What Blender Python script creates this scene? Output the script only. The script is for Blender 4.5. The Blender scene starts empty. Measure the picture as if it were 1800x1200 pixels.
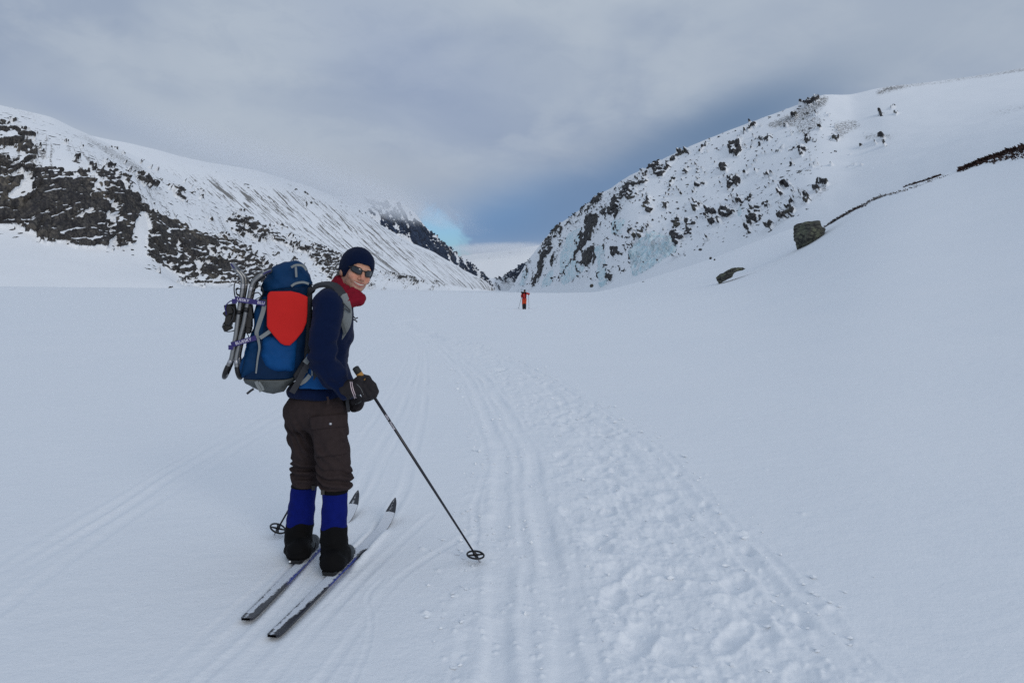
import bpy, math, random
import numpy as np
from mathutils import Matrix, Vector

random.seed(7)
rng = np.random.default_rng(11)
S = bpy.context.scene
COL = S.collection

# ------------------------------------------------------------------ camera
F = 1300.0
PITCH = math.atan(89.0 / F)
ROLL = math.radians(0.75)
CAM = np.array([0.0, 0.0, 1.59])
_f = np.array([0.0, math.cos(PITCH), -math.sin(PITCH)])
_r0 = np.array([1.0, 0.0, 0.0])
_u0 = np.cross(_r0, _f)
_r = math.cos(ROLL) * _r0 + math.sin(ROLL) * _u0
_u = -math.sin(ROLL) * _r0 + math.cos(ROLL) * _u0
cd = bpy.data.cameras.new('camera')
cd.sensor_width = 36.0
cd.lens = 26.0
cd.clip_start = 0.05
cd.clip_end = 30000.0
cam = bpy.data.objects.new('camera', cd)
COL.objects.link(cam)
cam.matrix_world = Matrix([[_r[i], _u[i], -_f[i], CAM[i]] for i in range(3)] + [[0, 0, 0, 1]])
S.camera = cam


def ray(px, py):
    px = np.asarray(px, float); py = np.asarray(py, float)
    return (_f + ((px - 900.0) / F)[..., None] * _r + ((600.0 - py) / F)[..., None] * _u)


def U(px, py, Y):
    d = ray(px, py)
    return CAM + d * (np.asarray(Y, float) / d[..., 1])[..., None]


def G(px, py):
    d = ray(px, py)
    return CAM + d * (-CAM[2] / d[..., 2])[..., None]


def project(P):
    q = P - CAM
    z = q @ _f
    z = np.where(z < 0.05, 0.05, z)
    return 900.0 + F * (q @ _r) / z, 600.0 - F * (q @ _u) / z


# ------------------------------------------------------------------ node helpers
class NT:
    def __init__(self, tree):
        self.t = tree
        self.n = tree.nodes
        self.l = tree.links

    def add(self, typ, ins=None, **kw):
        nd = self.n.new(typ)
        for k, v in kw.items():
            setattr(nd, k, v)
        for k, v in (ins or {}).items():
            self.put(nd.inputs[k], v)
        return nd

    def put(self, sock, v):
        if isinstance(v, bpy.types.NodeSocket):
            self.l.new(v, sock)
        elif isinstance(v, bpy.types.Node):
            self.l.new(v.outputs[0], sock)
        else:
            if isinstance(v, (tuple, list)) and len(v) == 3 and sock.type == 'RGBA':
                v = (*v, 1.0)
            sock.default_value = v

    def m(self, op, a, b=None, c=None, clamp=False):
        nd = self.n.new('ShaderNodeMath')
        nd.operation = op
        nd.use_clamp = clamp
        self.put(nd.inputs[0], a)
        if b is not None:
            self.put(nd.inputs[1], b)
        if c is not None:
            self.put(nd.inputs[2], c)
        return nd.outputs[0]

    def mix(self, fac, a, b, blend='MIX'):
        nd = self.n.new('ShaderNodeMix')
        nd.data_type = 'RGBA'
        nd.blend_type = blend
        self.put(nd.inputs[0], fac)
        self.put(nd.inputs[6], a)
        self.put(nd.inputs[7], b)
        return nd.outputs[2]

    def ramp(self, fac, lo, hi):
        nd = self.n.new('ShaderNodeMapRange')
        nd.interpolation_type = 'SMOOTHSTEP'
        self.put(nd.inputs[0], fac)
        nd.inputs[1].default_value = lo
        nd.inputs[2].default_value = hi
        return nd.outputs[0]

    def noise(self, vec, scale, detail=3.0, rough=0.55, dist=0.0):
        nd = self.n.new('ShaderNodeTexNoise')
        if vec is not None:
            self.put(nd.inputs['Vector'], vec)
        nd.inputs['Scale'].default_value = scale
        nd.inputs['Detail'].default_value = detail
        nd.inputs['Roughness'].default_value = rough
        nd.inputs['Distortion'].default_value = dist
        return nd.outputs[0]


# ------------------------------------------------------------------ world
SUN_AZ = math.radians(150.0)     # direction the sun stands in, clockwise from +Y
SUN_EL = math.radians(20.0)
world = bpy.data.worlds.new('World')
S.world = world
world.use_nodes = True
w = NT(world.node_tree)
w.n.clear()
tc = w.add('ShaderNodeTexCoord')
D = tc.outputs['Generated']
sep = w.add('ShaderNodeSeparateXYZ', {0: D})
dx, dy, dz = sep.outputs
front = w.ramp(dy, 0.15, 0.45)
ysafe = w.m('MAXIMUM', dy, 0.12)
ca = w.m('DIVIDE', dx, ysafe)
ce = w.m('DIVIDE', dz, ysafe)


def feature(px, py, sx, sy, ang, amp=1.0, wob=None):
    d = ray(px, py)
    a0, e0 = d[0] / d[1], d[2] / d[1]
    u = w.m('SUBTRACT', ca, a0)
    v = w.m('SUBTRACT', ce, e0)
    c, s = math.cos(ang), math.sin(ang)
    p = w.m('ADD', w.m('MULTIPLY', u, c * F / sx), w.m('MULTIPLY', v, s * F / sx))
    q = w.m('ADD', w.m('MULTIPLY', u, -s * F / sy), w.m('MULTIPLY', v, c * F / sy))
    r2 = w.m('ADD', w.m('MULTIPLY', p, p), w.m('MULTIPLY', q, q))
    if wob is not None:
        r2 = w.m('MULTIPLY', r2, wob)
    g = w.m('EXPONENT', w.m('MULTIPLY', r2, -0.5))
    return w.m('MULTIPLY', w.m('MULTIPLY', g, front), amp)


mp = w.add('ShaderNodeMapping', {0: D})
mp.inputs['Scale'].default_value = (1.6, 1.6, 3.2)
mp.inputs['Rotation'].default_value = (0.0, 0.12, 0.0)
n1 = w.noise(mp, 1.5, 4.0, 0.5, 0.6)
n2 = w.noise(mp, 5.0, 5.0, 0.55, 0.3)
wob = w.m('ADD', 0.45, w.m('MULTIPLY', n2, 1.1))
nish = w.add('ShaderNodeTexSky', sky_type='NISHITA')
nish.sun_disc = False
nish.sun_elevation = SUN_EL
nish.sun_rotation = SUN_AZ
clear = w.mix(1.0, nish.outputs[0], (0.050, 0.075, 0.115), 'MULTIPLY')
cl = w.mix(w.ramp(n1, 0.36, 0.64), (0.312, 0.382, 0.510), (0.435, 0.502, 0.598))
cl = w.mix(w.m('MULTIPLY', w.ramp(n2, 0.44, 0.66), 0.42), cl, (0.462, 0.525, 0.612))
n3 = w.noise(mp, 11.0, 6.0, 0.62, 0.5)
cl = w.mix(w.m('MULTIPLY', w.ramp(n3, 0.46, 0.66), 0.12), cl, (0.255, 0.325, 0.455))
cl = w.mix(feature(720, 110, 150, 80, -0.6, 0.45, wob), cl, (0.275, 0.350, 0.525))
cl = w.mix(feature(440, 300, 240, 44, -0.24, 0.95, wob), cl, (0.455, 0.515, 0.600))
cl = w.mix(feature(140, 200, 200, 24, -0.33, 0.55, wob), cl, (0.285, 0.360, 0.515))
cl = w.mix(feature(740, 318, 190, 30, -0.10, 0.75, wob), cl, (0.400, 0.455, 0.545))
cl = w.mix(feature(1090, 268, 150, 24, 0.20, 0.55, wob), cl, (0.390, 0.440, 0.525))
cl = w.mix(feature(900, 392, 135, 52, 0.22, 1.0, wob), cl, (0.165, 0.290, 0.500))
cl = w.mix(feature(1060, 335, 150, 34, 0.52, 0.85, wob), cl, (0.165, 0.265, 0.445))
cl = w.mix(feature(1330, 195, 190, 38, 0.42, 1.0, wob), cl, (0.120, 0.205, 0.350))
cl = w.mix(feature(850, 456, 110, 13, 0.05, 0.8, wob), cl, (0.52, 0.535, 0.59))
cl = w.mix(feature(1600, 50, 280, 80, 0.1, 0.7), cl, (0.415, 0.480, 0.575))
hole = feature(776, 406, 24, 42, 0.80, 1.0, w.m('ADD', -1.1, w.m('MULTIPLY', w.noise(D, 20.0, 7.0, 0.68, 1.2), 4.4)))
col = w.mix(w.ramp(hole, 0.25, 0.85), cl, clear)
lift = w.m('ADD', 1.0, w.m('MULTIPLY', w.ramp(dz, 0.40, 0.95), 0.22))
fac = w.add('ShaderNodeCombineXYZ', {0: lift, 1: lift, 2: lift})
col = w.mix(1.0, col, fac.outputs[0], 'MULTIPLY')
colx = w.mix(1.0, col, (10.9, 10.9, 10.8), 'MULTIPLY')
bg = w.add('ShaderNodeBackground', {'Color': colx, 'Strength': 0.1})
wo = w.add('ShaderNodeOutputWorld', {'Surface': bg.outputs[0]})

# ------------------------------------------------------------------ sun, view
sl = bpy.data.lights.new('sun', 'SUN')
sl.energy = 1.15
sl.angle = math.radians(26.0)
sl.color = (1.0, 0.93, 0.84)
sun = bpy.data.objects.new('sun', sl)
COL.objects.link(sun)
sdir = Vector((math.sin(SUN_AZ) * math.cos(SUN_EL), math.cos(SUN_AZ) * math.cos(SUN_EL), math.sin(SUN_EL)))
sun.rotation_euler = (-sdir).to_track_quat('-Z', 'Y').to_euler()
sun.location = (20, -20, 40)
S.view_settings.view_transform = 'Standard'
S.view_settings.look = 'None'
S.view_settings.exposure = -0.16
S.view_settings.gamma = 1.0
S.view_settings.use_curve_mapping = False
S.render.engine = 'CYCLES'
S.cycles.use_denoising = False
S.cycles.max_bounces = 6
S.cycles.diffuse_bounces = 3
S.cycles.volume_bounces = 4
S.cycles.transparent_max_bounces = 8


# ------------------------------------------------------------------ numpy noise
def _h(ix, iy, iz, seed):
    x = (ix.astype(np.int64) * 374761393 + iy.astype(np.int64) * 668265263 + iz * 2147483647 + seed * 974634777) & 0xFFFFFFFF
    x = ((x ^ (x >> 13)) * 1274126177) & 0xFFFFFFFF
    x = ((x ^ (x >> 16)) * 2246822519) & 0xFFFFFFFF
    return ((x ^ (x >> 15)) & 0xFFFFFF) / float(0xFFFFFF)


def n2d(x, y, seed=0):
    ix = np.floor(x); iy = np.floor(y)
    fx = x - ix; fy = y - iy
    ux = fx * fx * fx * (fx * (fx * 6 - 15) + 10); uy = fy * fy * fy * (fy * (fy * 6 - 15) + 10)
    r = 0.0
    for a in (0, 1):
        for b in (0, 1):
            t = _h(ix + a, iy + b, 0, seed) * 6.2831853
            g = np.cos(t) * (fx - a) + np.sin(t) * (fy - b)
            r = r + g * (ux if a else 1 - ux) * (uy if b else 1 - uy)
    return r * 1.5


def fbm(x, y, oct=4, seed=0, gain=0.5, lac=2.03):
    s = 0.0; a = 1.0; t = 0.0
    for k in range(oct):
        s = s + a * n2d(x, y, seed + k * 17)
        t += a
        x = x * lac + 13.7; y = y * lac - 7.1
        a *= gain
    return s / t


def n3d(p, seed=0):
    i = np.floor(p); f = p - i
    u = f * f * (3 - 2 * f)
    r = 0.0
    for a in (0, 1):
        for b in (0, 1):
            for c in (0, 1):
                hsh = _h(i[..., 0] + a, i[..., 1] + b, (i[..., 2] + c).astype(np.int64), seed)
                r = r + hsh * (u[..., 0] if a else 1 - u[..., 0]) * (u[..., 1] if b else 1 - u[..., 1]) * (u[..., 2] if c else 1 - u[..., 2])
    return r * 2 - 1


def worley(x, y, seed=0):
    ix = np.floor(x); iy = np.floor(y)
    f1 = np.full(x.shape, 9.0); f2 = np.full(x.shape, 9.0); idv = np.zeros(x.shape)
    for a in (-1, 0, 1):
        for b in (-1, 0, 1):
            cx = ix + a; cy = iy + b
            h1 = _h(cx, cy, 1, seed); h2 = _h(cx, cy, 2, seed)
            d = np.hypot(cx + h1 - x, cy + h2 - y)
            nearer = d < f1
            f2 = np.where(nearer, f1, np.minimum(f2, d))
            idv = np.where(nearer, _h(cx, cy, 3, seed), idv)
            f1 = np.where(nearer, d, f1)
    return f1, f2, idv


def sst(x, lo, hi):
    t = np.clip((x - lo) / (hi - lo), 0, 1)
    return t * t * (3 - 2 * t)


# ------------------------------------------------------------------ mesh helpers
def np_mesh(name, V, Q, material=None, parent=None, smooth=True, attrs=None, mats=None, midx=None):
    me = bpy.data.meshes.new(name)
    V = np.ascontiguousarray(V, np.float32)
    Q = np.ascontiguousarray(Q, np.int32)
    k = Q.shape[1]
    me.vertices.add(len(V)); me.vertices.foreach_set('co', V.ravel())
    me.loops.add(Q.size); me.loops.foreach_set('vertex_index', Q.ravel())
    me.polygons.add(len(Q))
    me.polygons.foreach_set('loop_start', np.arange(0, Q.size, k, dtype=np.int32))
    me.polygons.foreach_set('use_smooth', np.full(len(Q), smooth))
    if midx is not None:
        me.polygons.foreach_set('material_index', np.asarray(midx, np.int32))
    for an, av in (attrs or {}).items():
        if av.ndim == 1:
            a = me.attributes.new(an, 'FLOAT', 'POINT'); a.data.foreach_set('value', av.astype(np.float32))
        else:
            a = me.attributes.new(an, 'FLOAT_COLOR', 'POINT')
            c4 = np.ones((len(V), 4), np.float32); c4[:, :3] = av
            a.data.foreach_set('color', c4.ravel())
    me.update(calc_edges=True)
    me.validate()
    for mt in (mats or ([material] if material else [])):
        me.materials.append(mt)
    o = bpy.data.objects.new(name, me)
    COL.objects.link(o)
    if parent is not None:
        attach(o, parent)
    return o


def grid_quads(nu, nv, flip=False):
    i = np.arange(nu - 1)[:, None] * nv + np.arange(nv - 1)[None, :]
    q = np.stack([i, i + nv, i + nv + 1, i + 1], -1).reshape(-1, 4)
    return q[:, ::-1] if flip else q


def tag(o, label=None, cat=None, group=None, kind=None):
    if label: o['label'] = label
    if cat: o['category'] = cat
    if group: o['group'] = group
    if kind: o['kind'] = kind
    return o


def empty(name, loc=(0, 0, 0)):
    o = bpy.data.objects.new(name, None)
    o.empty_display_size = 0.1
    o.location = tuple(float(v) for v in loc)
    COL.objects.link(o)
    return o


def attach(o, parent):
    o.parent = parent
    if parent.type == 'EMPTY':
        o.matrix_parent_inverse = Matrix.Translation(-Vector(parent.location))
    return o


def material(name, base, rough=0.7, bump=None, var=None, spec=0.3, metal=0.0, sheen=0.0):
    """bump=(scale, distance), var=(scale, amount): fine grain and colour variation from object coordinates."""
    mt = bpy.data.materials.new(name)
    mt.use_nodes = True
    t = NT(mt.node_tree)
    t.n.clear()
    bs = t.add('ShaderNodeBsdfPrincipled')
    out = t.add('ShaderNodeOutputMaterial', {0: bs.outputs[0]})
    bs.inputs['Roughness'].default_value = rough
    bs.inputs['Specular IOR Level'].default_value = spec
    bs.inputs['Metallic'].default_value = metal
    if sheen:
        bs.inputs['Sheen Weight'].default_value = sheen
    co = t.add('ShaderNodeTexCoord').outputs['Object']
    c = base
    if var:
        nz = t.noise(co, var[0], 5.0, 0.6)
        v = t.m('ADD', 1.0 - var[1], t.m('MULTIPLY', nz, 2 * var[1]))
        c = t.mix(1.0, base, t.add('ShaderNodeCombineXYZ', {0: v, 1: v, 2: v}).outputs[0], 'MULTIPLY')
    t.put(bs.inputs['Base Color'], c)
    if bump:
        nb = t.noise(co, bump[0], 4.0, 0.6)
        b = t.add('ShaderNodeBump', {'Height': nb})
        b.inputs['Strength'].default_value = 1.0
        b.inputs['Distance'].default_value = bump[1]
        t.l.new(b.outputs[0], bs.inputs['Normal'])
    return mt


def catmull(P, n):
    P = np.asarray(P, float)
    Q = np.vstack([2 * P[0] - P[1], P, 2 * P[-1] - P[-2]])
    out = []
    for i in range(1, len(Q) - 2):
        t = np.linspace(0, 1, n, endpoint=False)[:, None]
        a, b, c, d = Q[i - 1], Q[i], Q[i + 1], Q[i + 2]
        out.append(0.5 * (2 * b + (c - a) * t + (2 * a - 5 * b + 4 * c - d) * t ** 2 + (3 * b - a - 3 * c + d) * t ** 3))
    out.append(P[-1:])
    return np.vstack(out)


# ------------------------------------------------------------------ snow and rock materials
def snow_material():
    mt = bpy.data.materials.new('snow')
    mt.use_nodes = True
    t = NT(mt.node_tree); t.n.clear()
    co = t.add('ShaderNodeTexCoord').outputs['Object']
    bs = t.add('ShaderNodeBsdfPrincipled')
    t.add('ShaderNodeOutputMaterial', {0: bs.outputs[0]})
    nz = t.noise(co, 0.35, 6.0, 0.6)
    c = t.mix(nz, (0.80, 0.835, 0.875), (0.86, 0.88, 0.905))
    t.put(bs.inputs['Base Color'], c)
    bs.inputs['Roughness'].default_value = 0.75
    bs.inputs['Specular IOR Level'].default_value = 0.2
    g = t.noise(co, 38.0, 5.0, 0.7)
    g2 = t.noise(co, 6.0, 4.0, 0.6)
    b = t.add('ShaderNodeBump', {'Height': t.m('ADD', t.m('MULTIPLY', g, 0.5), g2)})
    b.inputs['Strength'].default_value = 0.8
    b.inputs['Distance'].default_value = 0.010
    t.l.new(b.outputs[0], bs.inputs['Normal'])
    return mt


def mountain_material(name, fine, dark=(0.035, 0.035, 0.040), light=(0.13, 0.12, 0.105), tan=(0.23, 0.20, 0.155),
                      snow=(0.83, 0.855, 0.885), bump=1.0):
    """rock where the mesh attribute 'rock' says so, broken up by fine noise; heath where 'heath' says so."""
    mt = bpy.data.materials.new(name)
    mt.use_nodes = True
    t = NT(mt.node_tree); t.n.clear()
    co = t.add('ShaderNodeTexCoord').outputs['Object']
    bs = t.add('ShaderNodeBsdfPrincipled')
    t.add('ShaderNodeOutputMaterial', {0: bs.outputs[0]})
    ar = t.add('ShaderNodeAttribute', attribute_name='rock').outputs['Fac']
    ah = t.add('ShaderNodeAttribute', attribute_name='heath').outputs['Fac']
    n1 = t.noise(co, fine, 6.0, 0.65)
    n2 = t.noise(co, fine * 0.17, 5.0, 0.6)
    n3 = t.noise(co, fine * 0.04, 3.0, 0.5)
    mpv = t.add('ShaderNodeMapping', {0: co})
    mpv.inputs['Scale'].default_value = (1.0, 1.0, 0.12)
    nv = t.noise(mpv, fine * 0.45, 4.0, 0.6)
    rk = t.m('ADD', ar, t.m('MULTIPLY', t.m('SUBTRACT', n1, 0.5), 0.9))
    rk = t.ramp(rk, 0.42, 0.58)
    rc = t.mix(t.ramp(n1, 0.35, 0.7), dark, light)
    rc = t.mix(t.m('MULTIPLY', t.ramp(n3, 0.54, 0.68), t.ramp(n2, 0.44, 0.60)), rc, tan)
    rc = t.mix(t.m('MULTIPLY', t.ramp(nv, 0.50, 0.66), 0.75), rc, dark)
    vo = t.add('ShaderNodeTexVoronoi', {'Vector': mpv.outputs[0]}, feature='DISTANCE_TO_EDGE')
    vo.inputs['Scale'].default_value = fine * 0.24
    crk = t.m('SUBTRACT', 1.0, t.ramp(t.m('ADD', vo.outputs['Distance'], t.m('MULTIPLY', t.m('SUBTRACT', n1, 0.5), 0.25)), 0.0, 0.16))
    rc = t.mix(t.m('MULTIPLY', crk, 0.5), rc, (0.012, 0.012, 0.014))
    rc = t.mix(t.m('MULTIPLY', t.ramp(n2, 0.48, 0.62), 0.55), rc, dark)
    hk = t.ramp(t.m('ADD', ah, t.m('MULTIPLY', t.m('SUBTRACT', n1, 0.5), 2.4)), 0.48, 0.66)
    c = t.mix(t.m('MULTIPLY', hk, 0.85), snow, (0.115, 0.105, 0.09))
    c = t.mix(rk, c, rc)
    t.put(bs.inputs['Base Color'], c)
    bs.inputs['Roughness'].default_value = 0.85
    bs.inputs['Specular IOR Level'].default_value = 0.15
    b = t.add('ShaderNodeBump', {'Height': t.m('MULTIPLY', n1, t.m('ADD', 0.15, rk))})
    b.inputs['Strength'].default_value = 1.0
    b.inputs['Distance'].default_value = bump
    t.l.new(b.outputs[0], bs.inputs['Normal'])
    return mt


M_snow = snow_material()

# ------------------------------------------------------------------ the snow-covered lake and the near bank
_bk_px = np.array([930, 1000, 1060, 1160, 1280, 1340, 1400, 1480, 1560, 1690, 1800, 1950, 2250])
_bk_ang = np.arctan((_bk_px - 900) / F)
_bk_Y = np.array([75, 75, 75, 74, 72, 72, 72, 70, 66, 62, 58, 54, 50.0])
_bk_z = np.array([0, .12, .45, 1.5, 3.0, 4.5, 6.3, 9.6, 11.0, 12.3, 13.5, 15.5, 18.0])
_bk_k = np.array([1.9, 1.9, 1.9, 2.1, 1.9, 1.55, 1.2, -.10, -.12, -.12, -.12, -.12, -.12])


_lut_a = np.linspace(-0.2, 1.2, 700)


def _lut(v, w=28):
    q = np.interp(_lut_a, _bk_ang, v)
    k = np.hanning(2 * w + 1); k /= k.sum()
    return np.convolve(np.pad(q, w, 'edge'), k, 'valid')


_lut_r, _lut_z, _lut_k = _lut(_bk_Y / np.cos(_bk_ang), 40), _lut(_bk_z, 40), _lut(_bk_k, 14)


def bank(X, Y):
    """Height of the bank on the right of the lake."""
    ang = np.arctan2(X, Y)
    r = np.hypot(X, Y)
    rc = np.interp(ang, _lut_a, _lut_r)
    zc = np.interp(ang, _lut_a, _lut_z)
    zc = zc * (1 - sst(ang, 1.4, 2.4))
    k = np.interp(ang, _lut_a, _lut_k)
    t = r / rc
    near = np.power(np.clip(t, 0, 1), 1.9)
    far = 1 + k * (np.clip(t, 1, 2.4) - 1)
    # round the crest over a little
    return zc * np.where(t < 1, near, far)


# rows in radius, columns in azimuth: fine inside the view, coarse outside it
_pyr = np.concatenate([np.linspace(1270, 700, 300, endpoint=False), np.linspace(700, 540, 150, endpoint=False), np.linspace(540, 517, 45)])
_rows = 1.59 * F / (_pyr - 511.0)
_rows = np.concatenate([[0.3, 0.9, 1.6, 2.2], _rows, np.geomspace(_rows[-1] * 1.05, 9500, 40)])
_fine = np.arctan((np.linspace(-140, 1940, 980) - 900) / F)
_cols = np.concatenate([np.linspace(-math.pi, _fine[0], 70, endpoint=False), _fine, np.linspace(_fine[-1], math.pi, 71)[1:]])
AA, RR = np.meshgrid(_cols, _rows, indexing='ij')
GX = RR * np.sin(AA); GY = RR * np.cos(AA)
GZ = bank(GX, GY)
# wind-packed surface: long soft drifts and a fine ripple that fades with distance
_fd = 1 / (1 + (RR / 60) ** 2)
GZ += 0.035 * fbm(GX * 0.16, GY * 0.10, 3, 5) * _fd + 0.010 * fbm(GX * 0.9 + GY * 0.25, GY * 0.5, 3, 9) * _fd
GZ += 0.25 * fbm(GX * 0.03, GY * 0.03, 3, 21) * sst(GZ, 0.5, 3.0)
GZ += 0.0030 * fbm(GX * 7 + GY * 1.2, GY * 4, 3, 31) * np.exp(-RR / 12)

_flat = 1 - 0.92 * np.exp(-(((GX + 1.0) / 1.2) ** 2 + ((GY - 4.4) / 1.9) ** 2) ** 2)
GZ = np.where(RR < 12, GZ * _flat, GZ)
GZ += 0.0045 * np.abs(fbm(GX * 2.2 + GY * .8, GY * 5.5 - GX * 1.5, 4, 33)) * np.exp(-RR / 16) * (RR > 1)
_sel = (GY > 1.5) & (RR < 140)
sx = GX[_sel]; sy = GY[_sel]; sr = RR[_sel]
dz = np.zeros(sx.shape)


def lateral(line, reach):
    """Signed lateral offset, distance and arclength from the ground vertices to a polyline on the snow."""
    L = G(line[:, 0], line[:, 1])[:, :2]
    best = np.full(sx.shape, 1e9); lat = np.full(sx.shape, 1e9); arc = np.zeros(sx.shape)
    s0 = 0.0
    for a, b in zip(L[:-1], L[1:]):
        ab = b - a; ln = np.hypot(*ab)
        if ln < 1e-6:
            continue
        m = np.nonzero((sx > min(a[0], b[0]) - reach) & (sx < max(a[0], b[0]) + reach) &
                       (sy > min(a[1], b[1]) - reach) & (sy < max(a[1], b[1]) + reach))[0]
        px = sx[m] - a[0]; py = sy[m] - a[1]
        t = np.clip((px * ab[0] + py * ab[1]) / ln ** 2, 0, 1)
        ex = px - t * ab[0]; ey = py - t * ab[1]
        d = np.hypot(ex, ey)
        sg = np.sign(ab[1] * px - ab[0] * py)      # + is right of the line
        k = d < best[m]
        mm = m[k]
        best[mm] = d[k]; lat[mm] = (d * sg)[k]; arc[mm] = s0 + t[k] * ln
        s0 += ln
    return lat, best, arc, s0


def groove(lat, w, depth, rim=0.35):
    g = -depth * np.exp(-(lat / w) ** 4)
    return g + rim * depth * np.exp(-((np.abs(lat) - 1.75 * w) / (0.55 * w)) ** 2)


# the trodden trail: ski ruts on its left, boot holes and clods on the rest
TRAIL = catmull([(1225, 1290), (1195, 1200), (1118, 1000), (1066, 900), (1020, 800), (966, 740), (915, 680), (862, 640), (812, 610),
                 (765, 590), (728, 577), (712, 569), (728, 562), (790, 554), (850, 549), (921, 543.5)], 7)
lat, dist, arc, tl = lateral(TRAIL, 2.2)
on = dist < 1e8
w_in = np.where(on, sst(-np.abs(lat + 0.08), -1.02 - 0.20 * n2d(sx * 1.6, sy * 1.6, 3), -0.48), 0)
fade = 0.64 / (1 + (sr / 85) ** 2)
rough = fbm(sx * 6.0, sy * 4.0, 4, 41)
lump = fbm(sx * 2.1, sy * 1.5, 3, 43)
dz += w_in * (-0.020 + 0.022 * lump + 0.012 * rough) * fade
tram = w_in * sst(lat + 0.15 * n2d(sx * 1.7, sy * 1.2, 77), -0.40, -0.20)
dz += tram * (0.017 * rough + 0.016 * np.abs(fbm(sx * 13, sy * 10, 3, 45))) * fade
f1, f2, cid = worley(sx * 7.5, sy * 6.0, 5)
dz += tram * (cid > 0.80) * np.clip(0.36 - f1 + 0.12 * rough, 0, 1) * 0.040 * fade
f1, f2, cid = worley(sx * 17, sy * 14, 6)
dz += w_in * (cid > 0.80) * np.clip(0.34 - f1, 0, 1) * 0.045 * fade
edge = np.where(on, np.exp(-((np.abs(lat + 0.07) - 0.86) / 0.20) ** 2), 0)
dz += edge * (0.002 + 0.018 * np.clip(rough + 0.1, 0, 1) + 0.03 * (cid > 0.8) * np.clip(0.34 - f1, 0, 1)) * fade
wv = 0.03 * n2d(arc * 0.35, arc * 0 + 2.5, 4)
for off, wd, dp in ((-0.76, 0.055, 0.024), (-0.62, 0.03, 0.008), (-0.46, 0.06, 0.026), (-0.34, 0.03, 0.008), (0.15, 0.03, 0.008), (0.47, 0.05, 0.014), (0.70, 0.045, 0.015), (0.83, 0.03, 0.008), (-0.92, 0.022, 0.008)):
    dz += np.where(on, groove(lat - off - wv - 0.03 * n2d(arc * 0.8 + off * 5, arc * 0 + 7, 18) - 0.018 * n2d(sx * 5, sy * 3, 19), wd, dp * (0.62 + 1.1 * n2d(arc * 0.7 + off * 9, arc * 0 + 1, 8)), 0.45), 0) * fade
# boot and snowshoe holes
TL = G(TRAIL[:, 0], TRAIL[:, 1])[:, :2]
seg = np.hypot(*np.diff(TL, axis=0).T); cum = np.concatenate([[0], np.cumsum(seg)])
for _ in range(330):
    s = rng.uniform(0.2, 26)
    i = min(np.searchsorted(cum, s) - 1, len(seg) - 1)
    tdir = (TL[i + 1] - TL[i]) / seg[i]
    c = TL[i] + tdir * (s - cum[i]) + np.array([tdir[1], -tdir[0]]) * rng.uniform(-0.28, 0.62)
    th = math.atan2(tdir[1], tdir[0]) + rng.normal(0, 0.35)
    m = np.nonzero((np.abs(sx - c[0]) < 0.42) & (np.abs(sy - c[1]) < 0.42))[0]
    if not len(m):
        continue
    p = (sx[m] - c[0]) * math.cos(th) + (sy[m] - c[1]) * math.sin(th)
    q = -(sx[m] - c[0]) * math.sin(th) + (sy[m] - c[1]) * math.cos(th)
    e = np.hypot(p / rng.uniform(0.11, 0.17), q / rng.uniform(0.045, 0.075))
    dp = rng.uniform(0.008, 0.036)
    dz[m] += (-dp * np.exp(-e ** 4) + 0.45 * dp * np.exp(-((e - 1.35) / 0.25) ** 2) * (0.5 + n2d(sx[m] * 11, sy[m] * 11, 2))) * fade[m]
# pole holes along the right edge
for s in np.arange(0.9, 22, 0.95):
    i = min(np.searchsorted(cum, s) - 1, len(seg) - 1)
    tdir = (TL[i + 1] - TL[i]) / seg[i]
    c = TL[i] + tdir * (s - cum[i]) + np.array([tdir[1], -tdir[0]]) * rng.uniform(0.68, 0.78)
    e = np.hypot((sx - c[0]) / 0.028, (sy - c[1]) / 0.06)
    dz -= 0.045 * np.exp(-e ** 2)
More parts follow.
